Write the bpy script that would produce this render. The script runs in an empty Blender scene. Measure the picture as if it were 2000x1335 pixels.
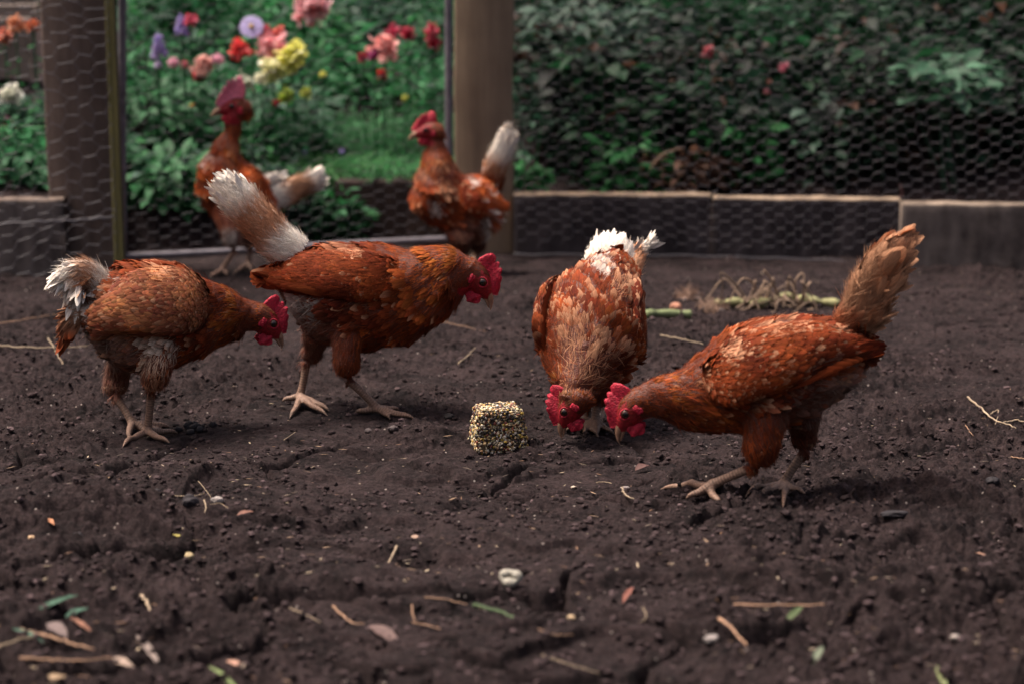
import bpy, bmesh, math, random
import numpy as np
from math import radians, sin, cos, pi
from mathutils import Vector
random.seed(7)
rng = np.random.default_rng(7)
scene = bpy.context.scene

# ------------------------------------------------------------------ camera
CAM_H = 0.75; FPX = 70.0 / 36.0 * 2000.0; CX, CY = 1000.0, 667.5
PITCH = math.atan((CY + 100.0) / FPX)
cam_d = bpy.data.cameras.new("camera"); cam = bpy.data.objects.new("camera", cam_d)
scene.collection.objects.link(cam)
cam.location = (0, 0, CAM_H); cam.rotation_euler = (pi / 2 - PITCH, 0, 0)
cam_d.sensor_width = 36.0; cam_d.lens = 70.0; cam_d.clip_start = 0.05; cam_d.clip_end = 400.0
cam_d.dof.use_dof = True; cam_d.dof.focus_distance = 3.0; cam_d.dof.aperture_fstop = 3.5
scene.camera = cam

# ------------------------------------------------------------------ world, sun, exposure
SUN_EL, SUN_AZ = radians(66), radians(-74)     # azimuth: from +Y towards +X
w = bpy.data.worlds.new("World"); scene.world = w; w.use_nodes = True
nt = w.node_tree; nt.nodes.clear()
sky = nt.nodes.new("ShaderNodeTexSky"); sky.sky_type = 'NISHITA'; sky.sun_disc = False
sky.sun_elevation = SUN_EL; sky.sun_rotation = SUN_AZ; sky.dust_density = 6.0; sky.air_density = 1.0; sky.ozone_density = 0.3
bg = nt.nodes.new("ShaderNodeBackground"); bg.inputs[1].default_value = 0.060
wo = nt.nodes.new("ShaderNodeOutputWorld")
wb = nt.nodes.new("ShaderNodeMixRGB"); wb.blend_type = 'MULTIPLY'; wb.inputs[0].default_value = 1; wb.inputs[2].default_value = (1.16, 1.0, 0.88, 1)   # thin bright cloud, warmer than clear sky
nt.links.new(sky.outputs[0], wb.inputs[1])
# overcast sky: brightest overhead, about a third as bright at the horizon
wtc = nt.nodes.new("ShaderNodeTexCoord"); wsp = nt.nodes.new("ShaderNodeSeparateXYZ"); nt.links.new(wtc.outputs["Generated"], wsp.inputs[0])
wmr = nt.nodes.new("ShaderNodeMapRange"); wmr.inputs[1].default_value = 0.0; wmr.inputs[2].default_value = 1.0; wmr.inputs[3].default_value = 0.30; wmr.inputs[4].default_value = 1.9
nt.links.new(wsp.outputs[2], wmr.inputs[0]); wvs = nt.nodes.new("ShaderNodeVectorMath"); wvs.operation = 'SCALE'
nt.links.new(wb.outputs[0], wvs.inputs[0]); nt.links.new(wmr.outputs[0], wvs.inputs["Scale"]); nt.links.new(wvs.outputs[0], bg.inputs[0]); nt.links.new(bg.outputs[0], wo.inputs[0])
sd = bpy.data.lights.new("sun", 'SUN'); so = bpy.data.objects.new("sun", sd); scene.collection.objects.link(so)
sd.energy = 2.5; sd.angle = radians(20); sd.color = (1.0, 0.95, 0.89)
_sv = Vector((sin(SUN_AZ) * cos(SUN_EL), cos(SUN_AZ) * cos(SUN_EL), sin(SUN_EL)))
so.rotation_euler = (-_sv).to_track_quat('-Z', 'Y').to_euler(); so.location = _sv * 20
scene.view_settings.view_transform = 'Standard'; scene.view_settings.look = 'None'
scene.view_settings.gamma = 1.0; scene.view_settings.exposure = 1.35
try:
    scene.view_settings.use_curve_mapping = False
except Exception: pass
scene.cycles.max_bounces = 6
try: scene.cycles.use_denoising = True
except Exception: pass

# ------------------------------------------------------------------ noise
def _hash(ix, iy, iz, seed):
    h = (ix.astype(np.int64) * 374761393 + iy.astype(np.int64) * 668265263 + iz.astype(np.int64) * 2147483647 + seed * 974634777) & 0xFFFFFFFF
    h = ((h ^ (h >> 13)) * 1274126177) & 0xFFFFFFFF
    h = ((h ^ (h >> 16)) * 2246822519) & 0xFFFFFFFF
    return ((h ^ (h >> 15)) & 0xFFFFFF) / float(0xFFFFFF)
def vnoise(x, y, seed=0):
    x = np.asarray(x, float); y = np.asarray(y, float)
    x0 = np.floor(x); y0 = np.floor(y); fx = x - x0; fy = y - y0
    fx = fx * fx * fx * (fx * (fx * 6 - 15) + 10); fy = fy * fy * fy * (fy * (fy * 6 - 15) + 10)
    z = np.zeros_like(x0)
    a = _hash(x0, y0, z, seed); b = _hash(x0 + 1, y0, z, seed); c = _hash(x0, y0 + 1, z, seed); d = _hash(x0 + 1, y0 + 1, z, seed)
    return (a * (1 - fx) + b * fx) * (1 - fy) + (c * (1 - fx) + d * fx) * fy
def fbm(x, y, oct=4, seed=0, gain=0.5):
    s = 0; a = 1; t = 0; x = np.asarray(x, float); y = np.asarray(y, float)
    for o in range(oct):
        s = s + a * (vnoise(x, y, seed + o * 17) - 0.5) * 2; t += a; a *= gain
        x, y = x * 1.62 + y * 1.18 + 13.7, y * 1.62 - x * 1.18 + 7.1
    return s / t
def sstep(a, b, x):
    t = np.clip((x - a) / (b - a), 0, 1); return t * t * (3 - 2 * t)
def cells(x, y, seed=0):
    "distance to nearest and second nearest jittered cell point, and its random value"
    x0 = np.floor(x); y0 = np.floor(y); d1 = np.full(x.shape, 9.0); d2 = np.full(x.shape, 9.0); v = np.zeros(x.shape)
    z = np.zeros_like(x0)
    for i in (-1, 0, 1):
        for j in (-1, 0, 1):
            cx = x0 + i; cy = y0 + j
            px_ = cx + _hash(cx, cy, z, seed); py_ = cy + _hash(cx, cy, z + 5, seed)
            d = np.hypot(px_ - x, py_ - y); m = d < d1
            d2 = np.where(m, d1, np.minimum(d2, d)); v = np.where(m, _hash(cx, cy, z + 9, seed), v); d1 = np.where(m, d, d1)
    return d1, d2, v

# ------------------------------------------------------------------ ground height
# fence line: Y as a function of X (measured from the photo)
def fence_y(x):
    return np.interp(x, [-1.6, -0.85, 0.0, 1.3], [4.40, 4.62, 4.93, 4.74])
def height(x, y, fine=True):
    x = np.asarray(x, float); y = np.asarray(y, float)
    h = 0.012 * fbm(x * 1.1 + 3, y * 1.1, 2, 3)
    h = h + 0.006 * fbm(x * 4, y * 4 + 9, 3, 11)
    # trodden plates with broken edges
    wx = x + 0.05 * fbm(x * 7, y * 7, 3, 31); wy = y + 0.05 * fbm(x * 7 + 5, y * 7, 3, 41)
    n1 = fbm(wx * 3.1 + 1.3, wy * 4.2, 3, 51)
    near = 1 - 0.75 * sstep(2.5, 3.2, y)
    h = h + near * (0.013 * sstep(0.02, 0.07, n1) + 0.010 * sstep(-0.30, -0.26, n1) + 0.010 * sstep(0.30, 0.33, n1))
    if fine:
        c1, c2, cv = cells(wx * 16, wy * 16, 61)
        rough = sstep(-0.2, 0.3, fbm(x * 2.3, y * 2.3 + 4, 2, 71))
        h = h + near * 0.007 * rough * (np.minimum(c2 - c1, 0.35) / 0.35) * (0.4 + cv)
        h = h + 0.019 * np.abs(fbm(wx * 13, wy * 16, 4, 81, .55)) * (0.35 + rough) - .004
        h = h + 0.0105 * (0.40 + .8 * rough) * np.abs(fbm(x * 46, y * 50, 3, 91))
        c1, c2, cv = cells(x * 70, y * 70, 95)
        h = h + 0.0042 * (0.3 + rough) * cv * (cv > 0.35) * sstep(0.6, 0.1, c1)
        c1, c2, cv = cells(x * 150 + 3, y * 150, 97)
        h = h + 0.0022 * (0.3 + rough) * cv * sstep(0.6, 0.1, c1)
    # cracked crust: plates at slightly different heights with gaps between them
    d1, d2, dv = cells(wx * 4.2, wy * 6.0, 131); cm = sstep(-.22, .02, fbm(x * 1.7 + 2, y * 2.1, 2, 141)) * near
    h = h + cm * (0.018 * dv - 0.026 * (1 - sstep(0.0, 0.075, d2 - d1)))
    h = h + (0.35 + 0.65 * near) * 0.011 * fbm(wx * 9, wy * 11, 3, 151)
    # far side of the fence: raised beds and bank
    fy = fence_y(x)
    st = np.where((x > -0.98) & (x < -0.02), 0.33, 0.06)
    bed = sstep(st, st + 0.08, y - fy) * 0.10
    bank = np.clip(y - fy - 0.15 - (st - 0.06), 0, 4.0) * 0.28
    return h * (1 - 0.5 * sstep(0.0, 0.2, y - fy)) + bed + bank

# ------------------------------------------------------------------ pixel helpers (2000 x 1335 measurements -> world)
def ray(px, py):
    x = (px - CX) / FPX; u = (CY - py) / FPX
    return np.array([x, cos(PITCH) + sin(PITCH) * u, -sin(PITCH) + cos(PITCH) * u])
O = np.array([0, 0, CAM_H])
def at(px, py, Y):
    r = ray(px, py); return O + r * (Y / r[1])
def on_plane(px, py, C, N):
    r = ray(px, py); t = np.dot(C - O, N) / np.dot(r, N); return O + r * t
def ground(px, py, up=0.0):
    z = 0.0
    for _ in range(8):
        r = ray(px, py); p = O + r * ((z - CAM_H) / r[2]); z = float(height(p[0], p[1]))
    p[2] = z + up; return p
def project(P):
    P = np.asarray(P) - O
    yc = P[..., 1] * cos(PITCH) - P[..., 2] * sin(PITCH)
    uc = P[..., 1] * sin(PITCH) + P[..., 2] * cos(PITCH)
    return np.stack([CX + FPX * P[..., 0] / yc, CY - FPX * uc / yc], -1)
def nrmz(v):
    v = np.asarray(v, float); return v / np.maximum(np.linalg.norm(v, axis=-1, keepdims=True), 1e-9)

# ------------------------------------------------------------------ mesh helpers
def link(o): scene.collection.objects.link(o); return o
class MB:
    "collects vertices, faces, vertex colours and uv-like values, builds ONE mesh object"
    def __init__(s): s.V = []; s.F = []; s.C = []; s.U = []; s.M = []; s.n = 0; s.smooth = True
    def add(s, V, F, col=(1, 1, 1), uv=None, mat=0):
        V = np.asarray(V, float).reshape(-1, 3); n = len(V)
        F = np.asarray(F, int)
        s.V.append(V); s.F.append(F + s.n); s.n += n
        col = np.asarray(col, float)
        s.C.append(np.broadcast_to(col, (n, 3)) if col.ndim == 1 else col.reshape(-1, 3))
        s.U.append(np.zeros((n, 2)) if uv is None else np.asarray(uv, float).reshape(-1, 2))
        s.M.append(np.full(len(F), mat, int)); return s
    def build(s, name, mats, parent=None, origin=(0, 0, 0), smooth=True, loc=None):
        V = np.concatenate(s.V) - np.asarray(origin); C = np.concatenate(s.C); U = np.concatenate(s.U)
        me = bpy.data.meshes.new(name)
        sizes = np.concatenate([np.full(len(f), f.shape[1]) for f in s.F]); loops = np.concatenate([f.ravel() for f in s.F])
        me.vertices.add(len(V)); me.vertices.foreach_set("co", V.ravel().astype(np.float32))
        me.loops.add(len(loops)); me.loops.foreach_set("vertex_index", loops.astype(np.int32))
        me.polygons.add(len(sizes)); starts = np.concatenate([[0], np.cumsum(sizes)[:-1]])
        me.polygons.foreach_set("loop_start", starts.astype(np.int32)); me.polygons.foreach_set("loop_total", sizes.astype(np.int32))
        me.polygons.foreach_set("use_smooth", np.full(len(sizes), smooth)); me.polygons.foreach_set("material_index", np.concatenate(s.M).astype(np.int32))
        me.update(calc_edges=True)
        ca = me.color_attributes.new("Col", 'FLOAT_COLOR', 'POINT')
        ca.data.foreach_set("color", np.concatenate([C, np.ones((len(C), 1))], 1).ravel().astype(np.float32))
        ua = me.attributes.new("bl", 'FLOAT2', 'POINT'); ua.data.foreach_set("vector", U.ravel().astype(np.float32))
        for m in (mats if isinstance(mats, (list, tuple)) else [mats]): me.materials.append(m)
        o = bpy.data.objects.new(name, me); link(o)
        if parent is not None: o.parent = parent
        if loc is not None: o.location = loc
        return o
def tag(o, label=None, cat=None, group=None, kind=None):
    for k, v in (("label", label), ("category", cat), ("group", group), ("kind", kind)):
        if v: o[k] = v
    return o
def empty(name, loc, label, cat, group=None):
    o = bpy.data.objects.new(name, None); link(o); o.location = loc; o.empty_display_size = 0.05
    return tag(o, label, cat, group)
def box(mb, c0, c1, col=(1, 1, 1), mat=0, bev=0.004):
    "bevelled axis box"
    bm = bmesh.new(); bmesh.ops.create_cube(bm, size=1.0)
    s = [c1[i] - c0[i] for i in range(3)]
    for v in bm.verts: v.co = Vector([(v.co[i] + .5) * s[i] + c0[i] for i in range(3)])
    if bev: bmesh.ops.bevel(bm, geom=bm.edges[:], offset=bev, segments=2, affect='EDGES', profile=0.6)
    bm.verts.index_update(); V = [tuple(v.co) for v in bm.verts]
    q = [[v.index for v in f.verts] for f in bm.faces]; bm.free()
    for n in set(len(f) for f in q):
        if n == min(set(len(f) for f in q)): first = True
    base = mb.n; done = False
    for n in sorted(set(len(f) for f in q)):
        F = np.array([f for f in q if len(f) == n])
        if not done: mb.add(V, F, col, mat=mat); done = True
        else:
            mb.F.append(F + base); mb.M.append(np.full(len(F), mat, int))
def ortho(d):
    d = nrmz(d); a = np.where(np.abs(d[..., 2:3]) < 0.9, np.array([0, 0, 1.0]), np.array([1.0, 0, 0]))
    s = nrmz(np.cross(d, a)); return s, np.cross(s, d)
def prisms(mb, P0, P1, r, n=4, col=(1, 1, 1), mat=0):
    "a batch of separate little tubes"
    P0 = np.asarray(P0, float); P1 = np.asarray(P1, float); d = P1 - P0; s, u = ortho(d)
    a = np.arange(n) / n * 2 * pi; r = np.broadcast_to(r, (len(P0),))
    off = (np.cos(a)[None, :, None] * s[:, None] + np.sin(a)[None, :, None] * u[:, None]) * r[:, None, None]
    V = np.concatenate([P0[:, None] + off, P1[:, None] + off], 1)
    k = np.arange(n); q = np.stack([k, (k + 1) % n, (k + 1) % n + n, k + n], 1)
    F = (q[None] + (np.arange(len(P0)) * 2 * n)[:, None, None]).reshape(-1, 4)
    mb.add(V, F, col, mat=mat)
def tube(mb, pts, radii, n=8, col=(1, 1, 1), mat=0, flat=1.0):
    "one swept tube with closed ends; col may be one colour per point"
    P = np.asarray(pts, float); R = np.broadcast_to(np.asarray(radii, float), (len(P),))
    T = np.gradient(P, axis=0); T = nrmz(T); s0, u0 = ortho(T[0]); S = []; U = []
    s = s0
    for t in T:
        s = nrmz(s - t * np.dot(s, t)); S.append(s); U.append(np.cross(s, t))
    S = np.array(S); U = np.array(U); a = np.arange(n) / n * 2 * pi
    V = P[:, None] + (np.cos(a)[None, :, None] * S[:, None] * flat + np.sin(a)[None, :, None] * U[:, None]) * R[:, None, None]
    V = np.concatenate([V.reshape(-1, 3), P[:1] - T[:1] * R[0] * .4, P[-1:] + T[-1:] * R[-1] * .5]); m = len(P)
    F = []
    for i in range(m - 1):
        for k in range(n): F.append((i * n + k, i * n + (k + 1) % n, (i + 1) * n + (k + 1) % n, (i + 1) * n + k))
    c = np.asarray(col, float)
    if c.ndim == 2: c = np.concatenate([np.repeat(c, n, 0), c[:1], c[-1:]])
    uv = np.concatenate([np.stack([np.tile(a, m), np.repeat(np.arange(m) / m, n)], 1), [[0, 0], [0, 1]]])
    base = mb.n
    mb.add(V, F, c, uv=uv, mat=mat)
    a0, a1 = m * n, m * n + 1
    T3 = [(a0, (k + 1) % n, k) for k in range(n)] + [(a1, (m - 1) * n + k, (m - 1) * n + (k + 1) % n) for k in range(n)]
    mb.F.append(np.array(T3) + base); mb.M.append(np.full(len(T3), mat, int))
def catmull(P, n):
    P = np.asarray(P, float); m = len(P); t = np.linspace(0, m - 1, n); i = np.clip(np.floor(t).astype(int), 0, m - 2); f = (t - i)[:, None]
    g = lambda k: P[np.clip(k, 0, m - 1)]
    p0, p1, p2, p3 = g(i - 1), g(i), g(i + 1), g(i + 2)
    return 0.5 * ((2 * p1) + (-p0 + p2) * f + (2 * p0 - 5 * p1 + 4 * p2 - p3) * f ** 2 + (-p0 + 3 * p1 - 3 * p2 + p3) * f ** 3)
def loft(mb, C, A, B, n=40, seg=24, col=(1, 1, 1), mat=0):
    "closed surface through elliptical stations: centre C, half axes A and B (vectors)"
    C = catmull(C, n); A = catmull(A, n); B = catmull(B, n); a = np.arange(seg) / seg * 2 * pi
    V = C[:, None] + np.cos(a)[None, :, None] * A[:, None] + np.sin(a)[None, :, None] * B[:, None]
    T = nrmz(np.gradient(C, axis=0)); r0 = np.linalg.norm(A[0]) * .5; r1 = np.linalg.norm(A[-1]) * .5
    V = np.concatenate([V.reshape(-1, 3), [C[0] - T[0] * r0], [C[-1] + T[-1] * r1]])
    F = [(i * seg + k, i * seg + (k + 1) % seg, (i + 1) * seg + (k + 1) % seg, (i + 1) * seg + k) for i in range(n - 1) for k in range(seg)]
    base = mb.n; mb.add(V, F, col, mat=mat); a0, a1 = n * seg, n * seg + 1
    T3 = [(a0, (k + 1) % seg, k) for k in range(seg)] + [(a1, (n - 1) * seg + k, (n - 1) * seg + (k + 1) % seg) for k in range(seg)]
    mb.F.append(np.array(T3) + base); mb.M.append(np.full(len(T3), mat, int))
    return C, A, B
PROF = {
    'feather': lambda t: np.interp(t, [0, .15, .4, .7, .88, 1], [.35, .7, 1, .98, .7, .18]),
    'hackle': lambda t: np.interp(t, [0, .3, .7, 1], [.5, 1, .75, .05]),
    'quill': lambda t: np.interp(t, [0, .2, .6, .9, 1], [.5, .9, 1, .8, .25]),
    'leaf': lambda t: np.interp(t, [0, .25, .5, .8, 1], [.12, .85, 1, .55, .03]),
    'round': lambda t: np.interp(t, [0, .2, .6, .85, 1], [.25, .8, 1, .8, .2]),
    'strand': lambda t: np.interp(t, [0, .5, 1], [1, .8, .1]),
    'petal': lambda t: np.interp(t, [0, .4, .8, 1], [.3, .8, 1, .6]),
}
def blades(mb, root, d, nr, L, W, lift=0.1, curl=0.0, camber=0.12, c0=(1, 1, 1), c1=None, shape='feather', nseg=4, wide=True, jit=0.0, mat=0, bend=None):
    root = np.asarray(root, float); N = len(root)
    if N == 0: return
    d = np.broadcast_to(d, (N, 3)); nr = np.broadcast_to(nr, (N, 3))
    d = nrmz(d - nr * np.sum(d * nr, 1, keepdims=True)); sd_ = np.cross(d, nr)
    L = np.broadcast_to(L, (N,))[:, None, None]; W = np.broadcast_to(W, (N,))[:, None, None]
    lift = np.broadcast_to(lift, (N,))[:, None, None]; curl = np.broadcast_to(curl, (N,))[:, None, None]
    t = np.linspace(0, 1, nseg + 1); pf = PROF[shape](t)[None, :, None]; tt = t[None, :, None]
    Cc = root[:, None] + d[:, None] * L * tt + nr[:, None] * L * (lift * tt - curl * tt ** 2)
    if bend is not None: Cc = Cc + np.broadcast_to(bend, (N, 3))[:, None] * L * tt ** 2
    u = np.array([-1.0, 0, 1.0]) if wide else np.array([-1.0, 1.0]); k = len(u)
    wj = np.ones((N, nseg + 1, k)) + (rng.uniform(-jit, jit, (N, nseg + 1, k)) if jit else 0)
    off = (u[None, None] * wj * pf * W * 0.5)
    V = Cc[:, :, None] + sd_[:, None, None] * off[..., None] - nr[:, None, None] * (camber * W * pf * np.abs(u))[..., None]
    if jit:
        V = V + d[:, None, None] * (rng.uniform(-jit, jit, (N, nseg + 1, k)) * L * .12)[..., None]
    idx = np.arange((nseg + 1) * k).reshape(nseg + 1, k)
    q = np.stack([idx[:-1, :-1], idx[:-1, 1:], idx[1:, 1:], idx[1:, :-1]], -1).reshape(-1, 4)
    F = (q[None] + (np.arange(N) * (nseg + 1) * k)[:, None, None]).reshape(-1, 4)
    c0 = np.broadcast_to(np.asarray(c0, float), (N, 3)); c1 = c0 if c1 is None else np.broadcast_to(np.asarray(c1, float), (N, 3))
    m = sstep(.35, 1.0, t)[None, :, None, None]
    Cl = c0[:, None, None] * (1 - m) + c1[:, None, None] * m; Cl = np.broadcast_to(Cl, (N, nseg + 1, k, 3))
    r = rng.uniform(0, 50, N)
    uv = np.stack([np.broadcast_to(u[None, None] * .5, (N, nseg + 1, k)), t[None, :, None] + r[:, None, None] * np.ones((1, 1, k))], -1)
    mb.add(V.reshape(-1, 3), F, Cl.reshape(-1, 3), uv=uv.reshape(-1, 2), mat=mat)

# ------------------------------------------------------------------ materials
def leaf_extra(fac):
    def f(m, n, l, b, tc, src):
        out = n["Material Output"]; t = n.new("ShaderNodeBsdfTranslucent"); mx = n.new("ShaderNodeMixShader"); mx.inputs[0].default_value = fac
        if src is not None: l.new(src, t.inputs[0])
        l.new(b.outputs[0], mx.inputs[1]); l.new(t.outputs[0], mx.inputs[2]); l.new(mx.outputs[0], out.inputs[0])
    return f
def skin_extra(m, n, l, b, tc, src):
    "rows of scutes round the shanks and toes (bl.x = length along the leg, bl.y = 1 there)"
    a = n.new("ShaderNodeAttribute"); a.attribute_name = "bl"; sp = n.new("ShaderNodeSeparateXYZ"); l.new(a.outputs["Vector"], sp.inputs[0])
    k = n.new("ShaderNodeMath"); k.operation = 'MULTIPLY'; l.new(sp.outputs[0], k.inputs[0]); k.inputs[1].default_value = 1500
    s_ = n.new("ShaderNodeMath"); s_.operation = 'SINE'; l.new(k.outputs[0], s_.inputs[0])
    g = n.new("ShaderNodeMath"); g.operation = 'MULTIPLY'; l.new(s_.outputs[0], g.inputs[0]); l.new(sp.outputs[1], g.inputs[1])
    r = n.new("ShaderNodeMapRange"); r.inputs[1].default_value = -1; r.inputs[2].default_value = 0; r.inputs[3].default_value = .55; r.inputs[4].default_value = 1
    l.new(g.outputs[0], r.inputs[0]); mx = n.new("ShaderNodeVectorMath"); mx.operation = 'SCALE'; l.new(src, mx.inputs[0]); l.new(r.outputs[0], mx.inputs["Scale"]); l.new(mx.outputs[0], b.inputs["Base Color"])
def mat(name, base=(.5, .5, .5), rough=.8, attr=False, spec=.3, noise=None, bump=None, extra=None):
    m = bpy.data.materials.new(name); m.use_nodes = True; n = m.node_tree.nodes; l = m.node_tree.links
    b = n["Principled BSDF"]; b.inputs["Roughness"].default_value = rough; b.inputs["Specular IOR Level"].default_value = spec
    b.inputs["Base Color"].default_value = (*base, 1)
    src = None
    if attr:
        a = n.new("ShaderNodeAttribute"); a.attribute_name = "Col"; src = a.outputs["Color"]
    tc = n.new("ShaderNodeTexCoord")
    if noise:
        sc, lo, hi, det = noise
        t = n.new("ShaderNodeTexNoise"); t.inputs["Scale"].default_value = sc; t.inputs["Detail"].default_value = det
        t.inputs["Roughness"].default_value = .65
        l.new(tc.outputs["Object"], t.inputs["Vector"])
        r = n.new("ShaderNodeMapRange"); r.inputs[1].default_value = .3; r.inputs[2].default_value = .7
        r.inputs[3].default_value = lo; r.inputs[4].default_value = hi; l.new(t.outputs[0], r.inputs[0])
        mx = n.new("ShaderNodeVectorMath"); mx.operation = 'SCALE'
        if src is not None: l.new(src, mx.inputs[0])
        else: mx.inputs[0].default_value = base
        l.new(r.outputs[0], mx.inputs["Scale"]); src = mx.outputs[0]
    if src is not None: l.new(src, b.inputs["Base Color"])
    if bump:
        sc, st, dist = bump
        t = n.new("ShaderNodeTexNoise"); t.inputs["Scale"].default_value = sc; t.inputs["Detail"].default_value = 6
        l.new(tc.outputs["Object"], t.inputs["Vector"])
        bp = n.new("ShaderNodeBump"); bp.inputs["Strength"].default_value = st; bp.inputs["Distance"].default_value = dist
        l.new(t.outputs[0], bp.inputs["Height"]); l.new(bp.outputs[0], b.inputs["Normal"])
    if extra: extra(m, n, l, b, tc, src)
    return m
def feather_extra(m, n, l, b, tc, src):
    "barb streaks running out from the shaft of every feather"
    a = n.new("ShaderNodeAttribute"); a.attribute_name = "bl"; sp = n.new("ShaderNodeSeparateXYZ"); l.new(a.outputs["Vector"], sp.inputs[0])
    ab = n.new("ShaderNodeMath"); ab.operation = 'ABSOLUTE'; l.new(sp.outputs[0], ab.inputs[0])
    k = n.new("ShaderNodeMath"); k.operation = 'MULTIPLY_ADD'; l.new(ab.outputs[0], k.inputs[0]); k.inputs[1].default_value = -1.1; l.new(sp.outputs[1], k.inputs[2])
    cb = n.new("ShaderNodeCombineXYZ"); l.new(k.outputs[0], cb.inputs[0]); l.new(sp.outputs[0], cb.inputs[1])
    mp = n.new("ShaderNodeMapping"); mp.inputs["Scale"].default_value = (11, 2.2, 1); l.new(cb.outputs[0], mp.inputs[0])
    t = n.new("ShaderNodeTexNoise"); t.inputs["Scale"].default_value = 1.0; t.inputs["Detail"].default_value = 3; l.new(mp.outputs[0], t.inputs["Vector"])
    r = n.new("ShaderNodeMapRange"); r.inputs[1].default_value = .3; r.inputs[2].default_value = .7; r.inputs[3].default_value = .55; r.inputs[4].default_value = 1.4
    l.new(t.outputs[0], r.inputs[0])
    mx = n.new("ShaderNodeVectorMath"); mx.operation = 'SCALE'; l.new(src, mx.inputs[0]); l.new(r.outputs[0], mx.inputs["Scale"]); l.new(mx.outputs[0], b.inputs["Base Color"])
    bp = n.new("ShaderNodeBump"); bp.inputs["Strength"].default_value = .5; bp.inputs["Distance"].default_value = .0006
    l.new(t.outputs[0], bp.inputs["Height"]); l.new(bp.outputs[0], b.inputs["Normal"])
M = {}
M['feather'] = mat('feather', attr=True, rough=.78, spec=.10, extra=feather_extra)
M['skin'] = mat('hen_skin', attr=True, rough=.55, spec=.35, noise=(300, .5, 1.35, 4), bump=(420, .9, .0018), extra=skin_extra)
M['comb'] = mat('comb_skin', base=(.40, .014, .036), rough=.55, spec=.3, noise=(210, .45, 1.5, 5), bump=(380, 1.0, .0025))
M['beak'] = mat('beak_horn', base=(.30, .17, .11), rough=.45, noise=(160, .6, 1.3, 3))
M['eye'] = mat('eye_gloss', attr=True, rough=.08, spec=.6)
M['leaf'] = mat('leaf', attr=True, rough=.6, spec=.22, noise=(30, .75, 1.25, 3), extra=leaf_extra(.42))
M['petal'] = mat('petal', attr=True, rough=.6, noise=(60, .85, 1.1, 2), extra=leaf_extra(.4))
M['litter'] = mat('litter', attr=True, rough=.75, noise=(150, .7, 1.25, 4), bump=(300, .5, .001))
M['wire'] = mat('galvanised_wire', base=(.075, .068, .080), rough=.5, spec=.5, noise=(60, .7, 1.3, 3))
# ------------------------------------------------------------------ soil
def soil_extra(m, n, l, b, tc, src):
    def noise(scale, det, rough=.6):
        t = n.new("ShaderNodeTexNoise"); t.inputs["Scale"].default_value = scale; t.inputs["Detail"].default_value = det
        t.inputs["Roughness"].default_value = rough; l.new(tc.outputs["Object"], t.inputs["Vector"]); return t
    n1 = noise(9.0, 8, .7); n2 = noise(75, 8, .75); n3 = noise(230, 6, .75)
    cr = n.new("ShaderNodeValToRGB"); cr.color_ramp.elements[0].position = .42; cr.color_ramp.elements[1].position = .62
    cr.color_ramp.elements[0].color = (.0056, .0038, .0042, 1); cr.color_ramp.elements[1].color = (.0400, .0270, .0275, 1)
    ad = n.new("ShaderNodeMath"); ad.operation = 'MULTIPLY_ADD'; l.new(n2.outputs[0], ad.inputs[0]); ad.inputs[1].default_value = .55
    s1 = n.new("ShaderNodeMath"); s1.operation = 'MULTIPLY'; l.new(n1.outputs[0], s1.inputs[0]); s1.inputs[1].default_value = .5
    l.new(s1.outputs[0], ad.inputs[2]); l.new(ad.outputs[0], cr.inputs[0])
    # fine bright and dark grains
    mr = n.new("ShaderNodeMapRange"); mr.inputs[1].default_value = .32; mr.inputs[2].default_value = .68; mr.inputs[3].default_value = .35; mr.inputs[4].default_value = 1.75
    l.new(n3.outputs[0], mr.inputs[0]); sc = n.new("ShaderNodeVectorMath"); sc.operation = 'SCALE'; l.new(cr.outputs[0], sc.inputs[0]); l.new(mr.outputs[0], sc.inputs["Scale"])
    vo = n.new("ShaderNodeTexVoronoi"); vo.inputs["Scale"].default_value = 130; l.new(tc.outputs["Object"], vo.inputs["Vector"])
    sx = n.new("ShaderNodeSeparateColor"); l.new(vo.outputs["Color"], sx.inputs[0])
    g1 = n.new("ShaderNodeMath"); g1.operation = 'GREATER_THAN'; g1.inputs[1].default_value = .965; l.new(sx.outputs[0], g1.inputs[0])
    g2 = n.new("ShaderNodeMath"); g2.operation = 'LESS_THAN'; g2.inputs[1].default_value = .22; l.new(vo.outputs["Distance"], g2.inputs[0])
    g = n.new("ShaderNodeMath"); g.operation = 'MULTIPLY'; l.new(g1.outputs[0], g.inputs[0]); l.new(g2.outputs[0], g.inputs[1])
    mx = n.new("ShaderNodeMixRGB"); l.new(g.outputs[0], mx.inputs[0]); l.new(sc.outputs[0], mx.inputs[1]); mx.inputs[2].default_value = (.26, .22, .20, 1)
    l.new(mx.outputs[0], b.inputs["Base Color"])
    hm = n.new("ShaderNodeMath"); hm.operation = 'MULTIPLY_ADD'; l.new(n3.outputs[0], hm.inputs[0]); hm.inputs[1].default_value = .45
    l.new(n2.outputs[0], hm.inputs[2])
    bp = n.new("ShaderNodeBump"); bp.inputs["Strength"].default_value = .9; bp.inputs["Distance"].default_value = .012
    l.new(hm.outputs[0], bp.inputs["Height"]); l.new(bp.outputs[0], b.inputs["Normal"])
M['soil'] = mat('soil', rough=.92, spec=.12, extra=soil_extra)
ys = [0.3, 0.8, 1.2, 1.5]; y = 1.62
while y < 5.15: ys.append(y); y += min(0.0030 * (y / 2.0) ** 1.3, 0.0062)
while y < 12: ys.append(y); y += 0.06
ys += [14, 18, 25, 40, 70, 120]
us = np.concatenate([[-60, -12, -4, -1.6, -.9, -.6, -.45, -.38], np.linspace(-.325, .325, 1000), [.38, .45, .6, .9, 1.6, 4, 12, 60]])
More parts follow.
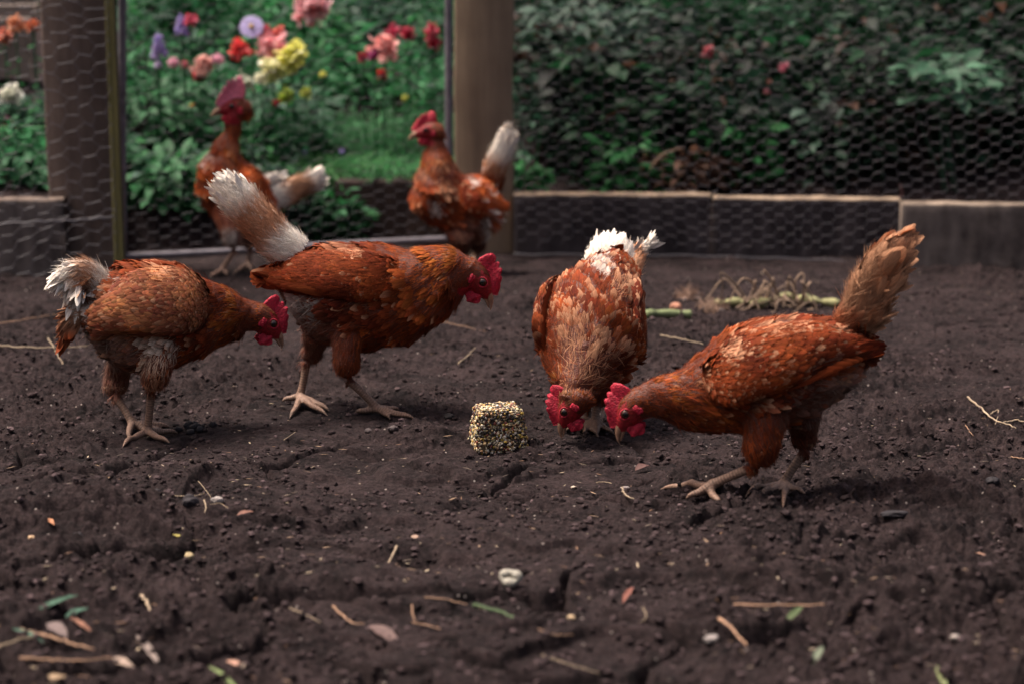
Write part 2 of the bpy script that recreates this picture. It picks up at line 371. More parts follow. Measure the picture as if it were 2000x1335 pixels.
Yg = np.array(ys); X2 = us[None, :] * (np.minimum(Yg, 12)[:, None] + .12); Y2 = np.broadcast_to(Yg[:, None], X2.shape)
Z2 = height(X2, Y2)
mb = MB(); nr_, nc_ = X2.shape; idx = np.arange(nr_ * nc_).reshape(nr_, nc_)
mb.add(np.stack([X2, Y2, Z2], -1).reshape(-1, 3), np.stack([idx[:-1, :-1], idx[:-1, 1:], idx[1:, 1:], idx[1:, :-1]], -1).reshape(-1, 4), (.05, .04, .04))
tag(mb.build("ground", M['soil']), "dark trodden soil of the chicken run", kind="structure")

# crumbs of soil
def ico(sub):
    bm = bmesh.new(); bmesh.ops.create_icosphere(bm, subdivisions=sub, radius=1.0); bm.verts.index_update()
    V = np.array([v.co[:] for v in bm.verts]); F = np.array([[v.index for v in f.verts] for f in bm.faces]); bm.free(); return V, F
def lumps(mb, P, R, sub=2, flat=.7, col=(1, 1, 1), rough=.25, stretch=None, mat=0):
    V, F = ico(sub); N = len(P)
    j = 1 + rng.uniform(-rough, rough, (N, len(V), 1)); s = rng.uniform(.7, 1.3, (N, 1, 3)) * np.array([1, 1, flat])
    if stretch is not None: s = s * stretch
    a = rng.uniform(0, 2 * pi, N); ca, sa = np.cos(a)[:, None], np.sin(a)[:, None]
    W = V[None] * j * s * np.asarray(R)[:, None, None]
    W = np.stack([W[..., 0] * ca - W[..., 1] * sa, W[..., 0] * sa + W[..., 1] * ca, W[..., 2]], -1) + np.asarray(P)[:, None]
    c = np.asarray(col, float); c = np.repeat(c, len(V), 0) if c.ndim == 2 else c
    mb.add(W.reshape(-1, 3), (F[None] + (np.arange(N) * len(V))[:, None, None]).reshape(-1, 3), c, mat=mat)
N = 75000; Y = 1.75 + 2.9 * rng.random(N) ** 1.2; X = rng.uniform(-.31, .31, N) * Y
keep = fbm(X * 5, Y * 5, 3, 201) + rng.uniform(-.5, .5, N) > -.15; X, Y = X[keep], Y[keep]
R = .0009 + .0044 * rng.random(len(X)) ** 5
mb = MB(); big = R > .0028; Pc = np.stack([X, Y, height(X, Y) + R * .25], 1)
cc = np.array([.026, .0182, .0190]) * rng.lognormal(0, .45, (len(X), 1)); lumps(mb, Pc[~big], R[~big], 1, col=cc[~big]); lumps(mb, Pc[big], R[big], 2, col=cc[big])
M["crumb"] = mat("soil_crumb", attr=True, rough=.95, spec=.1, noise=(190, .6, 1.5, 3))
tag(mb.build("soil_crumbs", M["crumb"], smooth=False), "loose crumbs and small clods of dark soil", kind="stuff")
# dry litter nobody could count
mb = MB(); N = 2600; Y = rng.uniform(1.8, 4.7, N); X = rng.uniform(-.31, .31, N) * Y
keep = fbm(X * 2.5 + 7, Y * 2.5, 3, 221) + .45 * sstep(2.5, 2.0, Y) + rng.uniform(-.3, .3, N) > .22; X, Y = X[keep], Y[keep]; N = len(X)
a = rng.uniform(0, 2 * pi, N); pal = np.array([[.30, .20, .13], [.18, .10, .06], [.40, .32, .22], [.10, .07, .055], [.22, .17, .13]])
c = pal[rng.integers(0, 5, N)] * rng.uniform(.5, 1.0, (N, 1))
blades(mb, np.stack([X, Y, height(X, Y) + .0015], 1), np.stack([np.cos(a), np.sin(a), 0 * a], 1), np.array([0, 0, 1.0]),
       rng.uniform(.003, .016, N), rng.uniform(.0008, .0030, N), lift=rng.uniform(0, .25, N), curl=.1, c0=c, shape='leaf', nseg=3)
tag(mb.build("plant_litter", M['litter']), "scattered bits of dry straw and leaf on the soil", kind="stuff")
# ------------------------------------------------------------------ hens
RUST = np.array([.165, .0310, .0085]); TAN = np.array([.45, .235, .135]); WHITE = np.array([.82, .745, .66]); BUFF = np.array([.40, .25, .17])
FLUFF = np.array([.20, .14, .115]); RED = np.array([.42, .010, .022]); LEG = np.array([.25, .152, .108])
def tri_sample(V, T, n):
    a, b, c = V[T[:, 0]], V[T[:, 1]], V[T[:, 2]]; fn = np.cross(b - a, c - a); ar = np.linalg.norm(fn, axis=1)
    vn = np.zeros_like(V)
    for k in range(3): np.add.at(vn, T[:, k], fn)
    vn = nrmz(vn)
    i = rng.choice(len(T), n, p=ar / ar.sum()); r1 = np.sqrt(rng.random((n, 1))); r2 = rng.random((n, 1))
    w0, w1, w2 = 1 - r1, r1 * (1 - r2), r1 * r2
    return a[i] * w0 + b[i] * w1 + c[i] * w2, nrmz(vn[T[i, 0]] * w0 + vn[T[i, 1]] * w1 + vn[T[i, 2]] * w2 + nrmz(fn[i]) * .05)
def remesh(mb, voxel, smooth=2):
    o = mb.build("tmp", [], None); m = o.modifiers.new("r", 'REMESH'); m.mode = 'VOXEL'; m.voxel_size = voxel
    s = o.modifiers.new("s", 'SMOOTH'); s.iterations = smooth; s.factor = .5
    dg = bpy.context.evaluated_depsgraph_get(); me = o.evaluated_get(dg).to_mesh()
    V = np.empty(len(me.vertices) * 3); me.vertices.foreach_get("co", V); V = V.reshape(-1, 3)
    me.calc_loop_triangles(); T = np.empty(len(me.loop_triangles) * 3, int); me.loop_triangles.foreach_get("vertices", T); T = T.reshape(-1, 3)
    F = np.array([list(p.vertices) for p in me.polygons if len(p.vertices) == 4]); F3 = [list(p.vertices) for p in me.polygons if len(p.vertices) == 3]
    o.evaluated_get(dg).to_mesh_clear(); old = o.data; bpy.data.objects.remove(o); bpy.data.meshes.remove(old)
    return V, F, F3, T
def vary(n, base, v=.28, hue=.10):
    c = np.broadcast_to(base, (n, 3)) * rng.lognormal(0, v, (n, 1)); c = c * (1 + rng.uniform(-hue, hue, (n, 3))); return np.clip(c, 0, .9)
def mottle(P, c, a=.75, f=26.0):
    k = fbm(P[:, 0] * f + P[:, 1] * f * .7, P[:, 2] * f - P[:, 1] * f * .5, 3, 301); k2 = fbm(P[:, 0] * 90 + 5, P[:, 2] * 90, 2, 311)
    c = c * np.exp(a * 1.6 * k + .25 * k2)[:, None]; c[:, 1] *= 1 + .35 * k; return c
def tail_cols(ramp, t, n):
    ts = [r[0] for r in ramp]; cs = np.array([r[1] for r in ramp]); return np.stack([np.interp(t, ts, cs[:, k]) for k in range(3)], 1)

def hen(spec):
    Z = spec['zoom']; zx, zy, zs = Z                       # measured in enlarged crops of the photograph
    px = lambda p: (zx + p[0] / zs, zy + p[1] / zs)
    dr = spec['dir']                                        # +1 facing right, -1 facing left
    th = radians(spec.get('turn', 0)); Hd = np.array([dr * cos(th), sin(th), 0.0])
    S = nrmz(np.array([abs(0) + dr * sin(th) * 1.0, -cos(th), 0.0]))   # side of the hen towards the viewer
    if spec.get('front'): Hd = nrmz(np.array([-.25, -1.0, 0])); S = nrmz(np.array([-1.0, .25, 0]))
    feet = [ground(*px(lg['foot'])) for lg in spec['legs']]
    base = sum(feet) / len(feet); base[1] += spec.get('dy', 0)
    if 'Y' in spec: base = at(*px(spec['legs'][0]['foot']), spec['Y'])
    sc = FPX / (base[1] / cos(PITCH)) * 1.0 / 1.0; sc = FPX / np.dot(base - O, np.array([0, cos(PITCH), -sin(PITCH)]))
    pm = 1.0 / (sc * zs)                                    # metres per crop pixel
    sag = lambda p, off=0.0: on_plane(*px(p), base + S * off, S)
    if spec.get('front'):
        C = np.array([at(*px(s[0]), base[1] + s[1]) for s in spec['spine']])
        T = nrmz(np.gradient(C, axis=0)); b = np.array([s[2] * pm for s in spec['spine']]); a = np.array([s[3] for s in spec['spine']])
        B = S[None] - T * (T @ S)[:, None]; B = nrmz(B); A = np.cross(B, T); A = np.where(A[:, 2:3] < 0, -A, A)
        A = A * a[:, None]; B = B * b[:, None]
    else:
        tp = np.array([sag(s[0]) for s in spec['spine']]); bt = np.array([sag(s[1]) for s in spec['spine']])
        C = (tp + bt) / 2; A = (tp - bt) / 2; wr = np.interp(np.linspace(0, 1, len(C)), [0, .25, .55, .8, 1], spec.get('wr', [.62, .74, .72, .78, .8]))
        B = S[None] * (np.linalg.norm(A, axis=1) * wr)[:, None]
    An_ = np.linalg.norm(A, axis=1, keepdims=True); k_ = 1 - .0065 / An_ * (An_ > .028); A = A * k_; B = B * k_      # leave room for the feathers
    mbd = MB(); Cd, Ad, Bd = loft(mbd, C, A, B, n=60, seg=32)
    # head frame
    hs = spec.get('hscale', 1.2); ha = radians(spec['hrot'])
    HS = S if not spec.get('front') else nrmz(np.array([-.15, -1, 0]) * 1.0)
    hf = nrmz(np.array([dr * 1.0, 0, 0]) - HS * (dr * HS[0])); up = np.array([0, 0, 1.0])
    fx = hf * cos(ha) + up * sin(ha); uz = -hf * sin(ha) + up * cos(ha); side = HS
    hc = at(*px(spec['head']), base[1] + spec['spine'][-1][1] ) if spec.get('front') else sag(spec['head'])
    hp = lambda x, y, z: hc + (fx * x + side * y + uz * z) * hs
    hst = [(-.034, -.008, .0185, .017), (-.024, -.005, .0200, .0180), (-.012, -.003, .0195, .0170), (0, -.003, .0175, .0150), (.010, -.005, .0135, .0115), (.018, -.006, .0095, .008), (.023, -.008, .006, .005)]
    loft(mbd, [hp(x, 0, z) for x, z, a_, b_ in hst], [uz * a_ * hs for x, z, a_, b_ in hst], [side * b_ * hs for x, z, a_, b_ in hst], n=20, seg=20)
    # link neck and skull
    tube(mbd, [Cd[-4], hp(-.026, 0, -.004)], [np.linalg.norm(Ad[-4]) * .75, .019 * hs], n=16)
    # legs
    thigh = []; bare = []
    for lg, G in zip(spec['legs'], feet):
        sg = lg['side']; off = sg * spec.get('hipoff', .050)
        if spec.get('front'): hip = at(*px(lg['hip']), base[1] + .02)
        else: hip = sag(lg['hip'], off * .55); hip2 = sag(lg['hip'], off)
        ank = G + np.array([0, 0, .013])
        hip2 = hip if spec.get('front') else hip2; hk = at(*px(lg['hock']), hip2[1] * .4 + ank[1] * .6)
        mid = lg.get('mid'); mid = at(*px(mid), hip2[1] * .8 + ank[1] * .2) if mid else hip * .5 + hk * .5 - Hd * .004
        r0, r1 = lg['r'][0] * pm, lg['r'][1] * pm
        P = catmull([hip, mid, hk + (mid - hk) * .16], 11); R = np.interp(np.linspace(0, 1, 11), [0, .45, .78, .93, 1], [r0, r1 * 1.08, r1 * 1.06, r1 * .74, r1 * .40])
        tube(mbd, P, R, n=16); thigh.append((P, R))
        sh = catmull([hk, hk * .5 + ank * .5 + Hd * .001, ank], 7); tube(mbd, sh, np.interp(np.linspace(0, 1, 7), [0, .15, .6, 1], [.0085, .0072, .0062, .0075]), n=10); bare.append(sh)
        tube(mbd, [ank + np.array([0, 0, .002]), ank - np.array([0, 0, .004])], [.0085, .0085], n=10)
        for k, tpx in enumerate(lg['toes']):
            E = ground(*px(tpx)); dvec = E - ank; ln = np.linalg.norm(dvec)
            n_ = 9; tt = np.linspace(0, 1, n_)[:, None]; Q = ank + dvec * tt; gz = height(Q[:, 0], Q[:, 1], False) * .0 + np.interp(tt[:, 0], [0, 1], [G[2], E[2]])
            gz = np.maximum(gz, np.convolve(np.pad(height(Q[:, 0], Q[:, 1]), 1, mode='edge'), [.3, .4, .3], 'valid') - .003); Q[:, 2] = gz + np.interp(tt[:, 0], [0, .25, .5, .75, .93, 1], [.011, .0105, .0075, .0072, .0045, .0008])
            Q = Q + side_wob(dvec) * (np.sin(tt * pi) * .0025 * (1 if k % 2 else -1))
            R = np.interp(tt[:, 0], [0, .3, .42, .55, .68, .85, 1], [.0068, .0055, .0060, .0047, .0050, .0034, .0012])
            tube(mbd, Q, R, n=8); bare.append(Q)
    V, F, F3, T = remesh(mbd, .0022, 3)
    vn = np.zeros_like(V); fn_ = np.cross(V[T[:, 1]] - V[T[:, 0]], V[T[:, 2]] - V[T[:, 0]])
    for k in range(3): np.add.at(vn, T[:, k], fn_)
    vn = nrmz(vn)
    # regions on the surface
    spts = Cd; srad = (np.linalg.norm(Ad, axis=1) + np.linalg.norm(Bd, axis=1)) / 2
    TH = np.concatenate([p for p, r in thigh]); THR = np.concatenate([r for p, r in thigh]); BR = np.concatenate(bare)
    def classify(P):
        ds = np.linalg.norm(P[:, None] - spts[None], axis=2) / np.maximum(srad, .012)[None]; si = ds.argmin(1); dsm = ds.min(1)
        dt = np.linalg.norm(P[:, None] - TH[None], axis=2) / np.maximum(THR, .010)[None]; ti = dt.argmin(1); dtm = dt.min(1)
        db = np.linalg.norm(P[:, None] - BR[None], axis=2).min(1)
        L = (P - hc) / hs; L = np.stack([L @ fx, L @ side, L @ uz], 1)
        isbare = (db < .0125) & (dtm > 1.15) & (dsm > 1.12)
        inhead = (np.abs(L[:, 0]) < .04) & (np.abs(L[:, 2]) < .032) & (np.abs(L[:, 1]) < .03)
        face = inhead & (L[:, 0] > -.0125 + .004 * np.sin(L[:, 2] * 300)) & (L[:, 2] < .0115)
        isth = (dtm * 1.08 < dsm) & ~isbare & ~inhead
        return si / (len(spts) - 1), isth, isbare, inhead, face, ti, L
    reg = []
    for k in range(0, len(V), 20000): reg.append(classify(V[k:k + 20000]))
    t_, isth, isb, inh, face, ti, L = [np.concatenate([r[k] for r in reg]) for k in range(7)]
    # loose plumage is lumpy: push the trunk in and out in soft folds
    tr = (~isb & ~inh) * sstep(.0, .06, t_) * sstep(.86, .70, t_) * np.where(isth, .25, 1.0)
    q_ = V * 24.0 + spec['zoom'][0]; V = V + vn * (tr * (.0070 * fbm(q_[:, 0] + q_[:, 1] * .6, q_[:, 2] * 1.2 - q_[:, 1] * .5, 3, 331)))[:, None]
    vc = np.tile(globals()['RUST'] * .55, (len(V), 1)); vc[isb] = LEG; vc[face] = RED * rng.uniform(.40, .75, (face.sum(), 1)); er = face & (np.hypot(L[:, 0] - .0005, L[:, 2] - .0015) < .0105); vc[er] = RED * .45 + globals()['RUST'] * .2
    cl = isb & (np.abs(V[:, 2] - height(V[:, 0], V[:, 1], False)) < .006); vc[cl] = LEG * .55
    sl = []
    for q in bare: sl.append(np.concatenate([[0], np.cumsum(np.linalg.norm(np.diff(q, axis=0), axis=1))]))
    SL = np.concatenate(sl); ib = np.where(isb)[0]; uvb = np.zeros((len(V), 2))
    nb_ = np.linalg.norm(V[ib][:, None] - BR[None], axis=2).argmin(1)
    # continuous length: nearest point plus the offset along the local direction
    BT = np.concatenate([nrmz(np.gradient(q, axis=0)) for q in bare]); uvb[ib, 0] = SL[nb_] + np.sum((V[ib] - BR[nb_]) * BT[nb_], 1); uvb[ib, 1] = 1
    mbb = MB(); mbb.add(V, F, vc, uv=uvb)
    if F3: mbb.F.append(np.array(F3)); mbb.M.append(np.zeros(len(F3), int))
    root = empty("hen", tuple(base), spec['label'], "hen", "hens in the run"); org = base
    if 'zf' in spec: pass
    mbb.build("body", M['skin'], root, org)
    # ---- plumage
    spots = spec.get('spots', []); RUST = globals()['RUST'] * spec.get('tone', 1.0)
    def colour(P, c, spots=spots):
        q = project(P)
        for (sx_, sy_, r_, ccol, st) in spots:
            X_, Y_ = px((sx_, sy_)); d_ = np.hypot(q[:, 0] - X_, q[:, 1] - Y_) * zs
            k_ = (sstep(r_, r_ * .55, d_ + rng.uniform(-.5, .5, len(P)) * r_) * st)[:, None]
            c = c * (1 - k_) + ccol * rng.lognormal(0, .12, (len(P), 1)) * k_
        return np.clip(c, 0, .88)
    n0 = spec.get('n', 11000); P, Nn = tri_sample(V, T, n0 * 3)
    t_, isth, isb, inh, face, ti, L = classify(P)
    Tg = nrmz(np.gradient(spts, axis=0)); tang = -Tg[(t_ * (len(spts) - 1)).astype(int)]      # head -> tail
    # normalised height on the section, -1 belly .. 1 back
    Ui = (t_ * (len(spts) - 1)).astype(int); rel = np.sum((P - spts[Ui]) * nrmz(Ad[Ui]), 1) / np.linalg.norm(Ad[Ui], axis=1)
    dn = np.array([0, 0, -1.0]); d = tang + dn * (np.clip(.45 - rel, 0, 1.2) * .45)[:, None]
    d = np.where(isth[:, None], nrmz(tang * .35 + dn), d); d = d + rng.normal(0, .10, d.shape)
    neck = sstep(.50, .72, t_) * ~isth; neck = np.where(inh, 1.0, neck)
    ok = ~isb & ~face & ~(inh & (L[:, 0] > .006)) & ~(isth & (Nn[:, 2] > .25))
    # keep probability: dense on neck, thinner on body
    pr = np.clip(.34 + .66 * neck + .35 * isth, 0, 1); ok &= rng.random(len(P)) < pr
    P, Nn, d, neck, isth, rel, t_, inh, L = P[ok], Nn[ok], d[ok], neck[ok], isth[ok], rel[ok], t_[ok], inh[ok], L[ok]; n = len(P)
    Lb = .029 - .008 * (rel < -.3); Wb = .0125 - .002 * (rel < -.3)
    Ln = .020 - .008 * inh; Wn = .0034 - .0008 * inh
    LL = (Lb * (1 - neck) + Ln * neck) * np.where(isth, .42, 1) * rng.uniform(.75, 1.25, n); WW = (Wb * (1 - neck) + Wn * neck) * np.where(isth, .5, 1) * rng.uniform(.8, 1.2, n)
    LL = np.where(inh, LL * .8, LL)
    c = mottle(P, vary(n, RUST, .13)); c = c * (1 + .35 * neck * np.clip(rel, 0, 1))[:, None] * np.where(neck > .5, 1, 1)[:, None]
    c[:, 1] *= 1 + .35 * neck
    fl = (sstep(.38, .12, t_) * sstep(.05, -.5, rel))[:, None]; c = c * (1 - fl) + vary(n, FLUFF, .2) * fl
    c = np.where(isth[:, None], c * .6 + vary(n, BUFF, .3) * spec.get('thighbuff', .25), c)
    c = colour(P, c); pale = rng.random((n, 1)) < spec.get('pale', .10)
    tip = np.where(pale, c * .4 + TAN * .65, c * rng.uniform(.95, 1.35, (n, 1))); tip = np.clip(tip, 0, .88)
    mp = MB()
    lift = rng.uniform(.0, .06, n) + .04 * isth + .06 * sstep(.1, .5, fbm(P[:, 0] * 30 + 3, P[:, 2] * 30, 2, 341)) * (rel > -.4)
    big = neck < .5
    for sel, shp, sg in ((big, 'feather', 4), (~big, 'hackle', 3)):
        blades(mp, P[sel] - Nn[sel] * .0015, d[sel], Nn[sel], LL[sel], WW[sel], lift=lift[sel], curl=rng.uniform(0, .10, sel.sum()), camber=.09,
               c0=c[sel] * .60, c1=tip[sel], shape=shp, nseg=sg, jit=.10)  # feather bases darkened: painted shade in the gaps between feathers
    # fine loose barbs and down
    P, Nn = tri_sample(V, T, spec.get('nf', 6000)); t_, isth, isb, inh, face, ti, L = classify(P)
    Ui = (t_ * (len(spts) - 1)).astype(int); rel = np.sum((P - spts[Ui]) * nrmz(Ad[Ui]), 1) / np.linalg.norm(Ad[Ui], axis=1)
    flf = sstep(.42, .15, t_) * sstep(.15, -.4, rel); ok = ~isb & ~face & ~(inh & (L[:, 0] > .0)) & (rng.random(len(P)) < .45 + .6 * flf + .3 * isth)
    P, Nn, t_, isth, rel, flf, inh = P[ok], Nn[ok], t_[ok], isth[ok], rel[ok], flf[ok], inh[ok]; n = len(P); Ui = Ui[ok]
    d = -Tg[Ui] + dn * .5; d = np.where(isth[:, None], -Tg[Ui] * .2 + dn, d) + rng.normal(0, .35, (n, 3))
    c = vary(n, RUST, .3) * (1 - flf[:, None]) + vary(n, FLUFF * 1.15, .2) * flf[:, None]; c = colour(P, c)
    blades(mp, P, d, Nn, rng.uniform(.010, .026, n) * np.where(inh, .4, 1) * np.where(isth, .7, 1), rng.uniform(.0005, .0011, n), lift=rng.uniform(.15, .55, n) + .3 * flf, curl=.25, c0=c, shape='strand', nseg=2, wide=False, camber=0)
    # hair-like barbs lying along the feathers
    P, Nn = tri_sample(V, T, spec.get('nb', 9000)); t_, isth, isb, inh, face, ti, L = classify(P)
    ok = ~isb & ~face & ~(inh & (L[:, 0] > .004)); P, Nn, t_, isth, inh = P[ok], Nn[ok], t_[ok], isth[ok], inh[ok]; n = len(P); Ui = (t_ * (len(spts) - 1)).astype(int)
    rel = np.sum((P - spts[Ui]) * nrmz(Ad[Ui]), 1) / np.linalg.norm(Ad[Ui], axis=1); flf = (sstep(.38, .12, t_) * sstep(.05, -.5, rel))[:, None]
    d = -Tg[Ui] + dn * (np.clip(.45 - rel, 0, 1.2) * .45)[:, None]; d = np.where(isth[:, None], -Tg[Ui] * .35 + dn, d) + rng.normal(0, .16, (n, 3))
    c = mottle(P, vary(n, RUST, .30)) * 1.0 * (1 - flf) + vary(n, FLUFF, .25) * flf; c = colour(P, c)
    blades(mp, P + Nn * rng.uniform(0, .0022, (n, 1)), d, Nn, rng.uniform(.009, .018, n) * np.where(inh, .45, 1), rng.uniform(.0005, .0009, n), lift=rng.uniform(.02, .10, n), curl=.04, c0=c, shape='strand', nseg=2, wide=False, camber=0)
    mp.build("plumage", M['feather'], root, org)
    # ---- wings
    Rm = np.eye(3) - 2 * np.outer(S, S)
    for sg in (1, -1):
        wg = spec['wing'] if sg == 1 else spec.get('wing2', spec['wing'])
        m = MB(); tmp = MB()
        if spec.get('front'):
            Cw = np.array([at(*px(s[0]), base[1] + s[1]) for s in wg]); Tw = nrmz(np.gradient(Cw, axis=0)); N3 = S * (sg)
            Aw = nrmz(np.cross(np.broadcast_to(N3, Tw.shape), Tw)) * np.array([s[2] for s in wg])[:, None]; Bw = np.broadcast_to(N3, Cw.shape) * np.array([s[3] for s in wg])[:, None]
            flip = False
        else:
            tp = np.array([sag(s[0]) for s in wg]); bt = np.array([sag(s[1]) for s in wg]); Cw = (tp + bt) / 2; Aw = (tp - bt) / 2
            # sit on the flank: half width of the body at the nearest station
            Bn = np.linalg.norm(Bd, axis=1)
            offs = []
            for k, c_ in enumerate(Cw):
                dd = np.linalg.norm(Cd - c_, axis=1); j = dd.argmin(); rr = np.clip(np.dot(c_ - Cd[j], nrmz(Ad[j])) / np.linalg.norm(Ad[j]), -.95, .95)
                offs.append(Bn[j] * math.sqrt(1 - rr * rr))
            offs = np.convolve(np.pad(offs, 1, mode='edge'), [.25, .5, .25], 'valid')
            rt = np.interp(np.linspace(0, 1, len(Cw)), [0, .2, .6, 1], [.003, .015, .023, .006]); rt = rt * spec.get('wthick', 1.0)
            # lean the blade in at the top so it follows the barrel of the body
            Cw = Cw + S[None] * (offs * np.interp(np.linspace(0, 1, len(Cw)), [0, .75, 1], [.97, .97, .72]))[:, None]; lean = .34
            Aw = Aw - S[None] * (np.linalg.norm(Aw, axis=1) * lean)[:, None]; Bw = S[None] * rt[:, None]
            flip = sg == -1
        Cq, Aq, Bq = loft(tmp, Cw, Aw, Bw, n=40, seg=24)
        Vw = np.concatenate(tmp.V); Fq = tmp.F[0]; Tw_ = np.concatenate([Fq[:, [0, 1, 2]], Fq[:, [0, 2, 3]]])
        Pw, Nw = tri_sample(Vw, Tw_, spec.get('nw', 4200))
        cw_ = Cq[np.linalg.norm(Pw[:, None] - Cq[None], axis=2).argmin(1)]; out = np.sum(nrmz(Pw - cw_) * Nw, 1); Nw = np.where(out[:, None] < 0, -Nw, Nw)
        outward = S * (1 if not spec.get('front') else sg); keep = (Nw @ outward > -.15) & (np.linalg.norm(Pw - Cq[-1], axis=1) > .005); Pw, Nw = Pw[keep], Nw[keep]
        i_ = np.linalg.norm(Pw[:, None] - Cq[None], axis=2).argmin(1); tw = i_ / 39.0                 # 0 rear .. 1 shoulder
        an = nrmz(np.gradient(Cq, axis=0)); dw = -an[i_] + rng.normal(0, .07, (len(Pw), 3)); vv = np.sum((Pw - Cq[i_]) * nrmz(Aq[i_]), 1) / np.linalg.norm(Aq[i_], axis=1)
        dw = dw + nrmz(Aq[i_]) * (.10 - .22 * vv * (1 - tw))[:, None] * np.where(tw < .5, 1, 0)[:, None]
        dw = dw + np.array([0, 0, -.30]) * sstep(.6, 1, tw)[:, None]
        n = len(Pw); kq = sstep(.75, .15, tw) * sstep(.75, -.1, vv); Lw = .019 + .038 * kq; Ww = .0110 + .0030 * kq
        Lw = np.minimum(Lw, .018 + np.linalg.norm(Pw - Cq[0], axis=1) * .9)
        col = mottle(Pw, vary(n, RUST * (1 - spec.get('wmix', 0)) + TAN * spec.get('wmix', 0), .12)); q_pale = rng.random((n, 1)) < spec.get('wpale', .12)
        col = colour(Pw, col, spec.get('wspots', spots)); tipc = np.where(q_pale, col * .4 + TAN * .65, col * rng.uniform(.95, 1.4, (n, 1)))
        m.add(Vw, Fq, RUST * .9, mat=0)
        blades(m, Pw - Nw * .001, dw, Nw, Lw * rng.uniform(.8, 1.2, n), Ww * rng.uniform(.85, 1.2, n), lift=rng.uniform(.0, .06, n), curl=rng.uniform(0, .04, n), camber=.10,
               c0=col * .58, c1=np.clip(tipc, 0, .88), shape='feather', nseg=5, jit=.09)  # wing feather bases darkened too, shade between feathers put into the colour
        nb = len(Pw) // 2; Pw, Nw, dw, col = Pw[:nb], Nw[:nb], dw[:nb], col[:nb]; cb_ = np.clip(col * rng.lognormal(0, .35, (nb, 1)), 0, .88)
        blades(m, Pw + Nw * .001, dw + rng.normal(0, .1, dw.shape), Nw, rng.uniform(.010, .020, nb), .0009, lift=rng.uniform(.03, .12, nb), c0=cb_, shape='strand', nseg=2, wide=False, camber=0)
        # flight feathers along the lower rear edge, tips towards the tail
        nq = 11; f = np.linspace(.15, .75, nq); ii = (f * 39).astype(int)
        rootq = Cq[ii] - Aq[ii] * np.linspace(.15, .9, nq)[:, None] + nrmz(Bq[ii]) * .002; dq = nrmz(Cq[0] - rootq + Aq[3] * .2)
        Lq = np.linalg.norm(Cq[0] - rootq, axis=1) * np.linspace(1.02, .55, nq)
        blades(m, rootq, dq, np.broadcast_to(nrmz(Bq[10]), (nq, 3)), Lq, .014, lift=.03, curl=.05, camber=.12, c0=vary(nq, RUST * .8, .1), c1=vary(nq, RUST * 1.1, .1), shape='quill', nseg=6, jit=.08)
        if spec.get('wedge') and sg == 1:
            e0, e1 = sag(spec['wedge'][0]), sag(spec['wedge'][1]); so_ = S * (offs[2] + .024)
            blades(m, np.array([e1 + so_]), np.array([e0 - e1]), np.array([S]), np.linalg.norm(e1 - e0), .008, lift=0, curl=0, c0=WHITE * .9, shape='quill', nseg=6)
        if flip:
            for k in range(len(m.V)): m.V[k] = base + (m.V[k] - base) @ Rm
        m.build("wing", M['feather'], root, org)
    # ---- tail
    m = MB(); cores = MB()
    for tl in spec['tail']:
        ax = []
        for p in tl['axis']:
            ax.append(at(*px(p[:2]), base[1] + p[2]) if len(p) > 2 else sag(p))
        Cq = catmull(ax, 24); rr = np.interp(np.linspace(0, 1, 24), np.linspace(0, 1, len(tl['w'])), tl['w']) * pm * .5 * .8
        Tt = nrmz(np.gradient(Cq, axis=0)); Sx = S if not spec.get('front') else np.array([1.0, 0, 0]); Bq = nrmz(Sx - Tt * (Tt @ Sx)[:, None]); Aq = np.cross(Tt, Bq)
        tmp = MB(); flatw = tl.get('flat', .6); Cq, Aq, Bq = loft(tmp, Cq, Aq * rr[:, None], Bq * rr[:, None] * flatw, n=24, seg=16)
        Vt = np.concatenate(tmp.V); Fq = tmp.F[0]; T_ = np.concatenate([Fq[:, [0, 1, 2]], Fq[:, [0, 2, 3]]])
        shr = Vt.copy(); m.add((shr - Vt.mean(0)) * .93 + Vt.mean(0), Fq, tail_cols(tl['ramp'], np.concatenate([np.repeat(np.arange(24) / 23, 16), [0, 1]]), 0) * .75)
        n = tl.get('n', 900); P, Nn = tri_sample(Vt, T_, n); i_ = np.linalg.norm(P[:, None] - Cq[None], axis=2).argmin(1); tq = i_ / 23
        out = P - Cq[i_]; Nn = np.where(np.sum(out * Nn, 1, keepdims=True) < 0, -Nn, Nn); d = Tt[i_] + rng.normal(0, tl.get('mess', .12), (n, 3)) + nrmz(out) * tl.get('flare', .1)
        c = tail_cols(tl['ramp'], tq + rng.normal(0, .06, n), n) * rng.lognormal(0, .16, (n, 1)); c1 = tail_cols(tl['ramp'], tq + .18 + rng.normal(0, .05, n), n)
        bend = np.asarray(tl.get('bend', (0, 0, 0)), float)
        Lt = rng.uniform(.018, .040, n) * tl.get('len', 1.0); Wt = rng.uniform(.004, .010, n) * tl.get('fw', 1.0)
        blades(m, P - Nn * .002, d, Nn, Lt, Wt, lift=rng.uniform(0, .2, n), curl=rng.uniform(-.05, .25, n), c0=np.clip(c * .85, 0, .88), c1=np.clip(c1, 0, .88), shape='round' if tl.get('fw', 1) > 1.5 else 'feather', nseg=4, jit=.1 if tl.get('fw', 1) > 1.5 else .3, bend=bend)
        n2 = int(n * tl.get('fuzz', 1.2)); P, Nn = tri_sample(Vt, T_, n2); i_ = np.linalg.norm(P[:, None] - Cq[None], axis=2).argmin(1); out = P - Cq[i_]; Nn = np.where(np.sum(out * Nn, 1, keepdims=True) < 0, -Nn, Nn)
        d = Tt[i_] + rng.normal(0, .35, (n2, 3)); c = tail_cols(tl['ramp'], i_ / 23, n2) * rng.lognormal(0, .15, (n2, 1))
